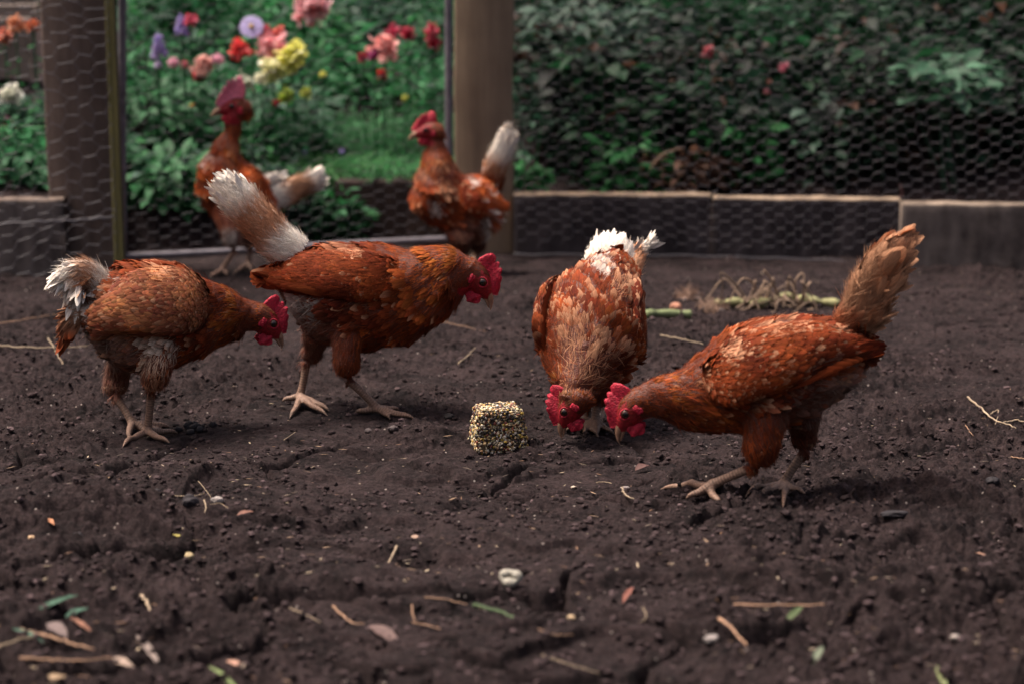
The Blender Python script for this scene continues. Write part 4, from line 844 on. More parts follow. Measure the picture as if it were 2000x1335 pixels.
# batten
ba = at(215, 300, 4.50); bb = at(232, 300, 4.50)
slab("wooden_batten", ba, bb, 1.15, -.03, .02, M['batten'], "narrow mossy yellow-green batten between the left post and the gate pipe", "batten")
def hexnet(mb, p0, p1, z0, z1, pitch=.030, row=.0270, r=.0005, bulge=.014, seed=1, wob=1.0):
    "hexagonal netting with its twists lying level"
    p0 = np.asarray(p0[:2], float); p1 = np.asarray(p1[:2], float); Ln = np.linalg.norm(p1 - p0); u = (p1 - p0) / Ln; nn = np.array([u[1], -u[0]])
    hw = pitch; E0 = []; E1 = []; tw = []
    nr = int(Ln / row) + 1; nc = int((z1 - z0) / hw) + 1
    def pos(a, z):
        a = np.asarray(a, float); z = np.asarray(z, float)
        jx = (vnoise(a * 5, z * 5, seed) - .5) * .034 + (vnoise(a * 30, z * 30, seed) - .5) * .012; jz = (vnoise(a * 4 + 4, z * 4, seed + 3) - .5) * .045 + (vnoise(a * 28, z * 28, seed + 8) - .5) * .012; dp = (vnoise(a * 4, z * 4 + 7, seed + 5) - .5) * 2 * bulge
        aa = np.clip(a + jx * wob, 0, Ln); jz = jz * wob
        return np.stack([p0[0] + u[0] * aa + nn[0] * dp, p0[1] + u[1] * aa + nn[1] * dp, z + jz * .7 + 0 * a], -1)
    q = row * .20
    for i in range(nr):
        zc = i * row; off = (i % 2) * .5
        c = z0 + np.arange(nc) * hw + off * hw; posT = lambda zz, aa_: pos(aa_, zz)
        # zig-zag line between vertical twists
        a = c; b = c + hw / 2
        lo = posT(a, np.full(nc, zc)); hi = posT(b, np.full(nc, zc + q * 1.6)); lo2 = posT(a + hw, np.full(nc, zc))
        E0 += [lo, hi]; E1 += [hi, lo2]
        tp = posT(b, np.full(nc, zc + row)); tw.append((hi, tp))
    prisms(mb, np.concatenate(E0), np.concatenate(E1), r, 4)
    prisms(mb, np.concatenate([t[0] for t in tw]), np.concatenate([t[1] for t in tw]), r * 1.7, 4)
def line_wire(mb, pts, r):
    P = catmull(pts, 40); P = P + np.stack([0 * P[:, 0], .001 * np.sin(np.arange(40) * 1.9), .0015 * np.cos(np.arange(40) * 1.3)], 1); tube(mb, P, r, n=6)
ZT = 1.0
# right-hand run of wire
rt = empty("wire_fence", tuple(at(1006, 400, 4.87) * [1, 1, 0]), "dark hexagonal chicken wire stretched in front of the hedge, right of the middle post", "wire fence"); org_ = np.array(rt.location)
m_ = MB(); hexnet(m_, at(1006, 300, 4.87), at(2150, 300, 4.72), .03, ZT, seed=11); m_.build("wire_mesh", M['wire'], rt, org_)
m_ = MB(); line_wire(m_, [at(1004, 497, 4.865), at(1300, 499, 4.85), at(1560, 506, 4.83), at(1765, 514, 4.80)], .0022); m_.build("tension_wire", M['wire'], rt, org_)
# left-hand run
rt = empty("wire_fence", tuple(at(0, 400, 4.44) * [1, 1, 0]), "hexagonal chicken wire at the far left in front of the dark post and block", "wire fence"); org_ = np.array(rt.location)
m_ = MB(); hexnet(m_, at(-90, 300, 4.42), at(222, 300, 4.47), .0, ZT, seed=21, r=.00055, pitch=.036, row=.036, wob=1.7); m_.build("wire_mesh", M['wire'], rt, org_)
m_ = MB(); line_wire(m_, [at(-90, 445, 4.41), at(60, 434, 4.42), at(140, 431, 4.44), at(222, 424, 4.46)], .0024); m_.build("tension_wire", M['wire'], rt, org_)
# gate
rt = empty("wire_gate", tuple(at(240, 480, 4.70) * [1, 1, 0]), "wire mesh gate with a grey pipe frame between the two wooden posts", "gate"); org_ = np.array(rt.location)
YA, YB = 4.70, 4.86
def pipe(pts, r, name="frame_pipe"):
    mm = MB(); P = catmull(pts, 30); tube(mm, P, r, n=14)
    d = nrmz(P[-1] - P[0]); s_, u_ = ortho(d); k = 90; f = np.linspace(0, 1, k)[:, None]; c = P[0] * (1 - f) + P[-1] * f; a = np.arange(k) * 1.7
    o = mm.build(name, M['pipe'], rt, org_)
    ww = MB(); kk = 46; f = np.linspace(.01, .99, kk)
    for ff in f:
        c0 = P[0] * (1 - ff) + P[-1] * ff; aa = np.linspace(0, 2 * pi, 9); tube(ww, [c0 + (s_ * cos(a_) + u_ * sin(a_)) * (r + .0006) + d * .004 * a_ / 6.28 for a_ in aa], .0010, n=4)
    ww.build("tie_wire", M['wire'], o); return o
M['pipe'] = mat('galvanised_pipe', base=(.14, .125, .145), rough=.6, spec=.4, noise=(35, .6, 1.35, 5), bump=(90, .4, .001))
pipe([at(239, 500, YA), at(239, 300, YA), at(239, 100, YA), at(239, -180, YA)], .0095)
pipe([at(876, 466, YB), at(876, 300, YB), at(876, 100, YB), at(876, -160, YB)], .0095)
pipe([at(239, 502, YA), at(440, 492, YA + .05), at(660, 478, YA + .11), at(876, 467, YB)], .0085)
m_ = MB(); hexnet(m_, at(243, 300, YA), at(874, 300, YB), .02, ZT, seed=31, r=.00035, wob=1.4); m_.build("wire_mesh", M['wire'], rt, org_)
# stacked planks, top left
for k, (y0, y1) in enumerate(((-30, 4), (8, 30), (34, 150))):
    a = at(-60, y0, 5.62); b = at(84 - 6 * k, y1, 5.62); slab("grey_plank", (a[0], 5.62 - .02 * k), (b[0], 5.62 - .02 * k), a[2], b[2], .05, M['plank'],
        ["uppermost grey board of the stack behind the flowers at top left", "middle grey board of the stack at top left", "lowest grey board of the stack, just above the orange flowers"][k], "plank", "stacked grey planks")

# ------------------------------------------------------------------ vegetation behind the fence
G1 = np.array([.022, .105, .040]); G2 = np.array([.055, .10, .075]); G3 = np.array([.012, .035, .022]); G4 = np.array([.040, .20, .060]); G5 = np.array([.10, .16, .035]); BR = np.array([.10, .052, .035])
def clumps(name, n, xr, yr, hr, per, Lr, colf, label=None, cat=None, kind=None, spread=.10, shape='leaf', Wf=.5, mask=None, hmask=None, m='leaf'):
    X = rng.uniform(*xr, n); Y = rng.uniform(*yr, n)
    if mask is not None:
        k = mask(X, Y); X, Y = X[k], Y[k]; n = len(X)
    hh = rng.uniform(*hr, n)
    if hmask is not None: hh = hh * hmask(X, Y)
    ci = np.repeat(np.arange(n), per); N_ = len(ci); a = rng.uniform(0, 2 * pi, N_); rr = spread * np.sqrt(rng.random(N_)); v = rng.random(N_) ** .7
    z0 = height(X, Y, False)[ci]; P = np.stack([X[ci] + np.cos(a) * rr * (.4 + .6 * v), Y[ci] + np.sin(a) * rr * (.4 + .6 * v), z0 + v * hh[ci]], 1)
    d = np.stack([np.cos(a), np.sin(a), rng.uniform(-.35, .7, N_)], 1); L_ = rng.uniform(*Lr, N_) * rng.uniform(.55, 1.45, n)[ci]
    c = colf(P, ci) * rng.lognormal(0, .18, (N_, 1)); mm = MB()
    up = nrmz(np.array([0, 0, 1.0]) + rng.normal(0, .45, (N_, 3)))
    blades(mm, P, d, up, L_, L_ * Wf, lift=rng.uniform(-.1, .3, N_), curl=rng.uniform(.1, .5, N_), camber=-.15, c0=np.clip(c * .85, 0, .8), c1=np.clip(c * 1.15, 0, .8), shape=shape, nseg=4)
    # stems
    S0 = np.stack([X, Y, height(X, Y, False) - .01], 1); S1 = S0 + np.stack([rng.normal(0, .02, n), rng.normal(0, .02, n), hh * .9], 1); prisms(mm, S0, S1, .0018, 4, col=G1 * .8)
    o = mm.build(name, M[m]); return tag(o, label, cat, None, kind)
def gcol(P, ci):
    f = fbm(P[:, 0] * 3, P[:, 1] * 3 + P[:, 2] * 3, 3, 501); k = np.clip(.5 + f * 1.8, 0, 1)[:, None]; r_ = rng.random((len(P), 1))
    c = G1 * 1.15 * k + (G3 * .9 + G2 * .25) * (1 - k); c = np.where(r_ < .20, G4 * .6, c); c = np.where(r_ > .93, G2 * 1.1, c); return c * 1.4
clumps("flower_bed_foliage", 900, (-2.2, .35), (5.05, 7.4), (.12, .34), 70, (.020, .046), gcol, "dense green leaves filling the flower bed behind the gate", None, "stuff",
       mask=lambda X, Y: (X < at(905, 300, 5)[0] * Y / 5) & ~((X > at(560, 300, 5)[0] * Y / 5) & (Y < 5.75) & (X < .1)) & ~((X < -1.15) & (Y > 5.42) & (Y < 6.2)), hmask=lambda X, Y: np.interp(Y, [5.0, 5.2, 5.5, 6.2], [.25, .32, .55, .95]) * np.where((X < -1.1) & (Y > 5.1), .5, 1), Wf=.38)
clumps("dark_undergrowth", 90, (-.75, .02), (5.06, 5.12), (.06, .13), 40, (.018, .035), lambda P, c: gcol(P, c) * .6, "low dark weeds growing over the timber behind the gate", None, "stuff", mask=lambda X, Y: X < at(680, 300, 5)[0], spread=.05)
def hcol(P, ci):
    f = fbm(P[:, 0] * 2.5 + 9, P[:, 1] * 3 + P[:, 2] * 4, 3, 511); k = np.clip(.45 + f * 2.0, 0, 1)[:, None]; r_ = rng.random((len(P), 1)); cl = (rng.random(2000)[ci % 2000])[:, None]
    c = (G3 * .8 * (1 - k) + (G2 * .55 + G1 * .45) * k) * np.exp(rng.normal(0, .45, 2000))[ci % 2000][:, None]; c = np.where(cl > .80, G1 * .8, c); c = np.where(cl < .05, BR * .6, c); c = np.where(r_ > .985, BR * 1.4, c); return c * .52
clumps("hedge", 760, (.02, 2.4), (5.12, 7.3), (.10, .42), 52, (.024, .066), hcol, "dark thicket of bramble and ivy leaves behind the wire on the right", "hedge", "stuff", spread=.13, mask=lambda X, Y: (X > at(905, 300, 5)[0] * Y / 5) & (fbm(X * 3.3, Y * 3.3, 2, 521) > -.42), Wf=.55)
def plant(name, pxy, Y, n, Lr, col, label, cat, rad, hgt, Wf=.5, shape='leaf', lift=(-.1, .5), stems=5, c1=None, down=0.0, group=None):
    "one leafy plant: stems rising from the bank and leaves round them"
    top = at(*pxy, Y); gz = float(height(top[0], top[1], False)); base = np.array([top[0], top[1], gz]); rt_ = empty(name, tuple(base), label, cat, group)
    a = rng.uniform(0, 2 * pi, n); v = rng.random(n); rr = rad * np.sqrt(rng.random(n)); P = np.stack([base[0] + np.cos(a) * rr, base[1] + np.sin(a) * rr * .7, top[2] + (v - .5) * hgt], 1); P[:, 2] = np.maximum(P[:, 2], height(P[:, 0], P[:, 1], False) + .005)
    d = np.stack([np.cos(a), np.sin(a), rng.uniform(-.2, .8, n)], 1); L_ = rng.uniform(*Lr, n); c = np.asarray(col) * rng.lognormal(0, .2, (n, 1)); mm = MB()
    blades(mm, P, d, nrmz(np.array([0, -.3, 1.0]) + rng.normal(0, .35, (n, 3))), L_, L_ * Wf, lift=rng.uniform(*lift, n), curl=rng.uniform(.1, .5, n), camber=-.12, c0=np.clip(c * .85, 0, .8), c1=np.clip(c * (1.15 if c1 is None else c1), 0, .8), shape=shape, nseg=4)
    mm.build("leaves", M['leaf'], rt_, base); ms = MB()
    for k in range(stems):
        e = P[rng.integers(0, n)]; tube(ms, catmull([base + [0.01 * k, 0, -.01], (base + e) / 2 + rng.normal(0, .01, 3), e], 7), .0022, n=5)
    ms.C = [np.broadcast_to(np.asarray(col) * .8, c_.shape) for c_ in ms.C]; ms.build("stems", M['leaf'], rt_, base); return rt_
plant("feathery_plant", (715, 275), 5.52, 5200, (.018, .040), G1 * .55 + G4 * .40, "soft mound of fine feathery leaves behind the timber, left of the post", "garden plant", .27, .13, Wf=.09, stems=20)
plant("grass_tuft", (640, 330), 5.26, 900, (.03, .06), G4 * .8 + G5 * .25, "bright grass along the bed edge above the rotten timber, left part", "grass tuft", .16, .04, Wf=.10, shape='strand')
plant("grass_tuft", (780, 330), 5.24, 1000, (.03, .06), G4 * .85, "bright green grass above the rotten timber beside the wooden post", "grass tuft", .15, .04, Wf=.10, shape='strand')
plant("leafy_plant", (330, 370), 5.12, 420, (.04, .075), G4 * .55 + G2 * .4, "broad-leaved bright plant low behind the gate at the left pipe", "garden plant", .16, .17, Wf=.42)
plant("leafy_plant", (290, 230), 5.4, 380, (.035, .07), G4 * .45 + G2 * .5, "pale green leafy plant below the pink button flowers", "garden plant", .15, .16, Wf=.4)
plant("leafy_plant", (540, 240), 5.45, 380, (.035, .065), G2 * .8 + G1 * .4, "leafy plant beneath the yellow snapdragons", "garden plant", .15, .16, Wf=.38)
plant("leafy_plant", (45, 350), 5.0, 300, (.035, .065), G1 * 1.1 + G2 * .2, "leafy plant above the concrete block at far left", "garden plant", .13, .15, Wf=.42)
plant("nettle", (1440, 300), 5.15, 110, (.035, .06), G4 * 1.0, "bright green sprig low behind the wire, middle of the hedge", "sprig", .09, .16, Wf=.55)
plant("nettle", (1235, 320), 5.12, 120, (.03, .055), G4 * .75, "bright green weed behind the first concrete board right of the post", "sprig", .10, .13, Wf=.55)
plant("nettle", (1025, 345), 5.05, 90, (.025, .05), G4 * .9, "small bright weed at the foot of the post, above the first concrete board", "sprig", .05, .05, Wf=.4)
plant("bramble", (1850, 165), 5.05, 90, (.05, .075), G2 * .75 + G1 * .5, "spray of broad pale green leaves in the upper right of the hedge", "sprig", .10, .11, Wf=.55)
plant("bramble", (1640, 250), 5.2, 80, (.04, .06), G2 * 1.0, "grey-green bramble leaves in the hedge left of the broad pale spray", "sprig", .14, .16, Wf=.6)
plant("bramble", (1150, 60), 5.3, 110, (.04, .06), G2 * .9, "grey-green bramble leaves high beside the middle post", "sprig", .16, .14, Wf=.6)
plant("dead_leaves", (1345, 335), 5.12, 420, (.02, .045), BR * 1.0, "patch of dry brown leaves heaped behind the first concrete board", "dead leaves", .11, .10, Wf=.5)
m_ = MB(); tube(m_, catmull([at(1262, 345, 5.06), at(1290, 305, 5.05), at(1335, 288, 5.04)], 12), np.linspace(.003, .0015, 12), n=6, col=(.32, .21, .14)); tag(m_.build("dry_stalk", M['litter']), "pale dry stalk arching over the brown leaves behind the wire", "stalk")
m_ = MB(); tube(m_, catmull([at(1752, 392, 5.0), at(1762, 380, 5.0), at(1758, 360, 5.0)], 8), .0025, n=6, col=(.12, .05, .045)); tag(m_.build("dry_stalk", M['litter']), "short reddish stalk above the joint of the two right-hand boards", "stalk")

PINK = (.72, .20, .24); CORAL = (.72, .16, .13); LILAC = (.42, .34, .66); YEL = (.78, .76, .20); CREAM = (.80, .78, .60); MAG = (.50, .04, .22); DRED = (.34, .02, .05); SALM = (.72, .38, .34); PALEP = (.78, .42, .52)
def flower(pxy, r, col, typ, Y, label, cat="flower", lean=0.0):
    c = at(*pxy, Y); gz = float(height(c[0] - lean, c[1] + .02, False)); gz = min(gz, c[2] - .05); base = np.array([c[0] - lean, c[1] + .02, gz]); rt_ = empty("flower", tuple(base), label, cat, "flowers in the bed")
    r = r * 1.05; R_ = r / FPX * (Y / cos(PITCH)); col = np.array(col); mm = MB()
    if typ == 'double':
        n = 90; v = nrmz(rng.normal(0, 1, (n, 3)) + np.array([0, -.5, .35])); cc = col * rng.lognormal(0, .22, (n, 1))
        offc = rng.normal(0, .28, (n, 3)) * R_
        blades(mm, c + offc + v * R_ * .12, v + rng.normal(0, .3, (n, 3)), nrmz(rng.normal(0, 1, (n, 3))), R_ * rng.uniform(.45, .8, n), R_ * .55, lift=.2, curl=.5, camber=-.15, c0=np.clip(cc * .9, 0, .85), c1=np.clip(cc * 1.3, 0, .85), shape='petal', nseg=3, jit=.15)
    elif typ == 'daisy':
        n = 26; a = np.arange(n) / n * 2 * pi; ax = nrmz(np.array([0, -1, .5])); s_, u_ = ortho(ax); d = np.cos(a)[:, None] * s_ + np.sin(a)[:, None] * u_
        blades(mm, c + d * R_ * .15, d, np.broadcast_to(ax, (n, 3)), R_ * .9, R_ * .26, lift=.1, curl=.15, c0=col * 1.1, c1=np.clip(col * 1.2, 0, .85), shape='petal', nseg=3)
        md = MB(); lumps(md, [c + ax * R_ * .06], [R_ * .26], 2, .9, np.array([.62, .42, .08]), .12); md.build("flower_centre", M['petal'], rt_, base)
    elif typ == 'spike':
        n = 16; z = np.linspace(-1, 1, n); a = np.arange(n) * 2.4; P = c + np.stack([np.cos(a) * R_ * .35 * (1.1 - z * .5) , np.sin(a) * R_ * .3, z * R_ * 1.0], 1)
        lumps(mm, P, np.full(n, R_ * .30) * np.linspace(1.2, .6, n), 2, .9, np.clip(col * rng.lognormal(0, .18, (n, 1)), 0, .85), .22)
    else:
        n = 60; v = nrmz(rng.normal(0, 1, (n, 3)) + np.array([0, -.4, .6])); cc = np.clip(col * rng.lognormal(0, .18, (n, 1)), 0, .85); lumps(mm, [c], [R_ * .7], 2, .8, col, .1)
        blades(mm, c + v * R_ * .45, v, nrmz(rng.normal(0, 1, (n, 3))), R_ * .5, R_ * .28, lift=.1, curl=.2, c0=cc, shape='petal', nseg=2)
    mm.build("blossom", M['petal'], rt_, base); ms = MB(); tube(ms, catmull([base, (base + c) / 2 + [lean * .15, 0, 0], c - [0, 0, R_ * .2]], 8), .0022, n=5, col=G1 * 1.5)
    for k in range(4):
        f = .25 + .17 * k; p = base + (c - base) * f; a = rng.uniform(0, 6.28); blades(ms, p[None], np.array([[cos(a), sin(a), .5]]), np.array([[0, 0, 1.0]]), .045, .014, lift=.1, curl=.3, c0=G1 * 1.3, c1=G4, shape='leaf', nseg=3)
    ms.build("stem", M['leaf'], rt_, base)
FL = [((610, 12), 34, (.80, .34, .36), 'double', 5.6, "big coral pink double bloom at the top edge of the picture"),
 ((491, 52), 21, (.46, .40, .68), 'daisy', 5.30, "lavender aster with a yellow centre"),
 ((515, 66), 14, DRED, 'double', 5.40, "dark crimson bloom tucked behind the lavender aster"),
 ((546, 66), 12, CORAL, 'double', 5.36, "small coral bloom right of the lavender aster"),
 ((530, 92), 28, (.80, .30, .32), 'double', 5.30, "large salmon pink double bloom just above the cream snapdragons"),
 ((467, 100), 19, (.62, .06, .06), 'double', 5.30, "round red-coral bloom left of the large salmon pink one"),
 ((572, 112), 27, YEL, 'double', 5.26, "bright yellow snapdragon, topmost of the yellow blooms"),
 ((533, 135), 26, (.80, .77, .42), 'double', 5.26, "pale yellow snapdragon beside the brightest yellow one"),
 ((510, 155), 15, CREAM, 'pom', 5.24, "cream bloom under the pale yellow snapdragon"),
 ((478, 160), 16, (.55, .58, .46), 'double', 5.24, "off-white bloom at right of the standing hen's comb"),
 ((338, 123), 12, PALEP, 'pom', 5.26, "pink button flower, second from the left pipe"),
 ((361, 127), 9, (.5, .14, .18), 'pom', 5.28, "small dull pink button between two larger pink ones"),
 ((425, 118), 14, PALEP, 'pom', 5.26, "pale pink button flower above the standing hen's head"),
 ((397, 128), 20, SALM, 'double', 5.28, "faded salmon bloom between the two pale pink buttons"),
 ((390, 148), 13, (.42, .07, .08), 'double', 5.29, "wilting dark red bloom under the faded salmon one"),
 ((310, 86), 17, LILAC, 'spike', 5.30, "violet flower spike leaning near the gate pipe"),
 ((303, 103), 11, (.42, .34, .58), 'spike', 5.29, "pale lilac floret, lowest beside the gate pipe"),
 ((354, 48), 17, LILAC, 'spike', 5.36, "violet flower spike standing upright next to a pink bud"),
 ((371, 40), 12, (.55, .08, .14), 'double', 5.36, "rose pink bud touching the upright violet spike"),
 ((308, 128), 9, (.5, .42, .6), 'pom', 5.28, "whitish lilac button closest to the gate pipe"),
 ((750, 96), 26, (.80, .30, .28), 'double', 5.40, "large coral double bloom in the right half of the bed"),
 ((732, 108), 11, (.28, .02, .12), 'double', 5.38, "deep purple bloom on the left of the large coral one"),
 ((708, 113), 10, DRED, 'double', 5.40, "dark red bloom left of the deep purple one"),
 ((767, 64), 13, (.42, .04, .09), 'double', 5.45, "crimson bloom right above the large coral one"),
 ((796, 66), 12, (.42, .03, .07), 'double', 5.45, "crimson bloom midway between coral bloom and right pipe"),
 ((843, 64), 14, (.50, .07, .11), 'double', 5.42, "rosy red bloom near the top of the right pipe"),
 ((850, 87), 12, (.42, .02, .05), 'double', 5.42, "red bloom touching the right pipe"),
 ((746, 146), 10, (.45, .04, .04), 'double', 5.36, "small orange-red bloom alone beneath the coral one"),
 ((630, 146), 8, YEL, 'pom', 5.26, "single small yellow button in the dark middle of the bed"),
 ((597, 181), 11, (.5, .56, .08), 'double', 5.22, "yellow-green bloom at lower right of the snapdragons"),
 ((560, 188), 15, (.36, .46, .08), 'double', 5.22, "greenish yellow bloom lowest under the snapdragons"),
 ((791, 192), 8, (.5, .52, .08), 'pom', 5.30, "little yellow flower left of the right-hand gate pipe"),
 ((540, 202), 9, (.34, .03, .04), 'pom', 5.21, "tiny rust red flower below the snapdragons"),
 ((22, 186), 19, (.62, .62, .52), 'double', 5.25, "white bloom at the far left edge"),
 ((12, 250), 17, MAG, 'double', 5.2, "bright magenta bloom at the left edge"),
 ((62, 287), 14, MAG, 'double', 5.2, "magenta bloom close to the dark left post"),
 ((28, 270), 8, (.6, .12, .28), 'pom', 5.2, "little pink flower between the two magenta blooms"),
 ((30, 52), 15, (.60, .26, .15), 'double', 5.45, "peach orange bloom in front of the grey planks"),
 ((8, 72), 15, (.55, .20, .14), 'double', 5.45, "peach orange bloom cut by the left edge of the picture"),
 ((65, 50), 12, (.55, .16, .08), 'double', 5.45, "orange bloom beside the dark left post, near the planks"),
 ((375, 207), 6, (.55, .3, .06), 'pom', 5.3, "tiny orange flower left of the standing hen's neck"),
 ((330, 428), 8, LILAC, 'spike', 5.06, "little violet flower low behind the gate"),
 ((595, 297), 5, LILAC, 'pom', 5.3, "tiny violet flower at left in the feathery mound"),
 ((668, 297), 6, LILAC, 'pom', 5.3, "tiny violet flower in the middle of the feathery mound"),
 ((1384, 102), 12, (.42, .10, .12), 'double', 5.2, "dusky pink flower in the hedge, highest one right of the post"),
 ((1531, 132), 9, (.50, .14, .20), 'double', 5.2, "pink flower in the hedge above the small pair"),
 ((1502, 160), 7, (.55, .25, .2), 'pom', 5.18, "pale pink bud, upper of the pair in the hedge"),
 ((1498, 180), 8, (.55, .22, .24), 'pom', 5.18, "pale pink bud, lower of the pair in the hedge")]
for f_ in FL: flower(*f_)
# ------------------------------------------------------------------ seed block
fb = ground(972, 866); hx = math.radians(4)
rt = empty("seed_block", (fb[0], fb[1] + .03, fb[2] - .003), "pressed block of mixed bird seed standing on the soil between the hens", "feed block"); rt.rotation_euler = (radians(1), 0, radians(14))
bw, bd, bh, tp_ = .082, .062, .067, .80
m_ = MB(); box(m_, (-bw / 2 + .003, -bd / 2 + .003, 0), (bw / 2 - .003, bd / 2 - .003, bh - .003), (.2, .14, .08), bev=.008)
V = m_.V[0]; k = 1 - (1 - tp_) * V[:, 2:3] / bh; m_.V[0] = np.concatenate([V[:, :2] * k, V[:, 2:]], 1); m_.build("block_core", M['litter'], rt)
m_ = MB(); N = 3600; f = rng.random(N); pick = rng.random(N); P = np.zeros((N, 3)); Nn = np.zeros((N, 3)); ar = np.array([bw * bh, bw * bh, bd * bh, bd * bh, bw * bd]); cum = np.cumsum(ar / ar.sum()); fc = np.searchsorted(cum, pick)
a = rng.uniform(-.5, .5, N); b = rng.uniform(0, 1, N)
for j, (fn) in enumerate([lambda a, b: (a * bw, 0 * a - bd / 2, b * bh), lambda a, b: (a * bw, 0 * a + bd / 2, b * bh), lambda a, b: (0 * a - bw / 2, a * bd, b * bh), lambda a, b: (0 * a + bw / 2, a * bd, b * bh), lambda a, b: (a * bw, (b - .5) * bd, 0 * a + bh)]):
    q = fc == j; P[q] = np.stack(fn(a[q], b[q]), 1); Nn[q] = [(0, -1, 0), (0, 1, 0), (-1, 0, 0), (1, 0, 0), (0, 0, 1)][j]
# round the arrises and chip the corners
hc_ = np.array([bw / 2, bd / 2, bh / 2]); q = P - [0, 0, bh / 2]; e = np.abs(q) / hc_; rc = np.sort(e, 1); P = P - np.sign(q) * (np.clip(rc[:, 1:2] - .86, 0, 1) / .14) ** 2 * .004 * (e > .84)
P = P + Nn * rng.normal(0, .0009, (N, 1)); k = 1 - (1 - tp_) * P[:, 2:3] / bh; P[:, :2] *= k
pal = np.array([[.62, .50, .32], [.50, .34, .16], [.030, .024, .022], [.62, .42, .07], [.20, .05, .03], [.66, .60, .50], [.42, .38, .22], [.05, .04, .035], [.36, .20, .10]])
c = pal[rng.choice(9, N, p=[.17, .13, .24, .07, .09, .07, .07, .11, .05])] * rng.lognormal(-.22, .2, (N, 1)); V, F = ico(2)
t1, t2 = ortho(Nn + 1e-6); an = rng.uniform(0, pi, (N, 1)); X_ = t1 * np.cos(an) + t2 * np.sin(an); Y_ = np.cross(Nn, X_); s1 = rng.uniform(.0016, .0030, (N, 1, 1)); s2 = s1 * rng.uniform(.5, .85, (N, 1, 1)); s2[rng.random(N) < .1] *= .6
W = P[:, None] + X_[:, None] * V[None, :, :1] * s1 + Y_[:, None] * V[None, :, 1:2] * s2 + Nn[:, None] * V[None, :, 2:] * s2 * .8
m_.add(W.reshape(-1, 3), (F[None] + (np.arange(N) * len(V))[:, None, None]).reshape(-1, 3), np.repeat(np.clip(c, 0, .8), len(V), 0))
M['seed'] = mat('seed', attr=True, rough=.42, spec=.4)
o = m_.build("seeds", M['seed'], rt); o['kind'] = 'stuff'

# ------------------------------------------------------------------ twigs, straws, leaves and stones lying on the soil
TW = np.array([.21, .125, .08]); ST = np.array([.27, .205, .14]); DK = np.array([.10, .06, .045])
def gpt(p, up): return ground(p[0], p[1], up)
def flat_pts(pts, up):
    "points of one rigid thing, all on the level of the soil under its middle"
    c = np.mean(np.array(pts, float), 0); g = ground(c[0], c[1]); zz = float(np.mean(height(g[0] + np.array([0, .01, -.01, 0, 0]), g[1] + np.array([0, 0, 0, .012, -.012])))) + up
    out = []
    for p in pts: r = ray(*p); q = O + r * ((zz - CAM_H) / r[2]); out.append(q)
    return np.array(out)
def twig(name, pts, r, col, label, cat="twig", taper=.5, up=.004, group=None):
    P = flat_pts([p[:2] for p in pts], up); n = max(10, 6 * len(pts)); P = catmull(P, n) if len(P) > 2 else P[0] + (P[1] - P[0]) * np.linspace(0, 1, n)[:, None]
    P = P + rng.normal(0, r * .25, P.shape); mm = MB(); cc = np.array(col) * rng.lognormal(0, .15, (n, 1))
    P[:, 2] += max(0.0, float(np.percentile(height(P[:, 0], P[:, 1]) + r * .6 - P[:, 2], 88)))
    tube(mm, P, np.linspace(r, r * taper, n) * .78, n=8, col=cc); return tag(mm.build(name, M['litter']), label, cat, group)
tg = "twigs and straws on the soil"
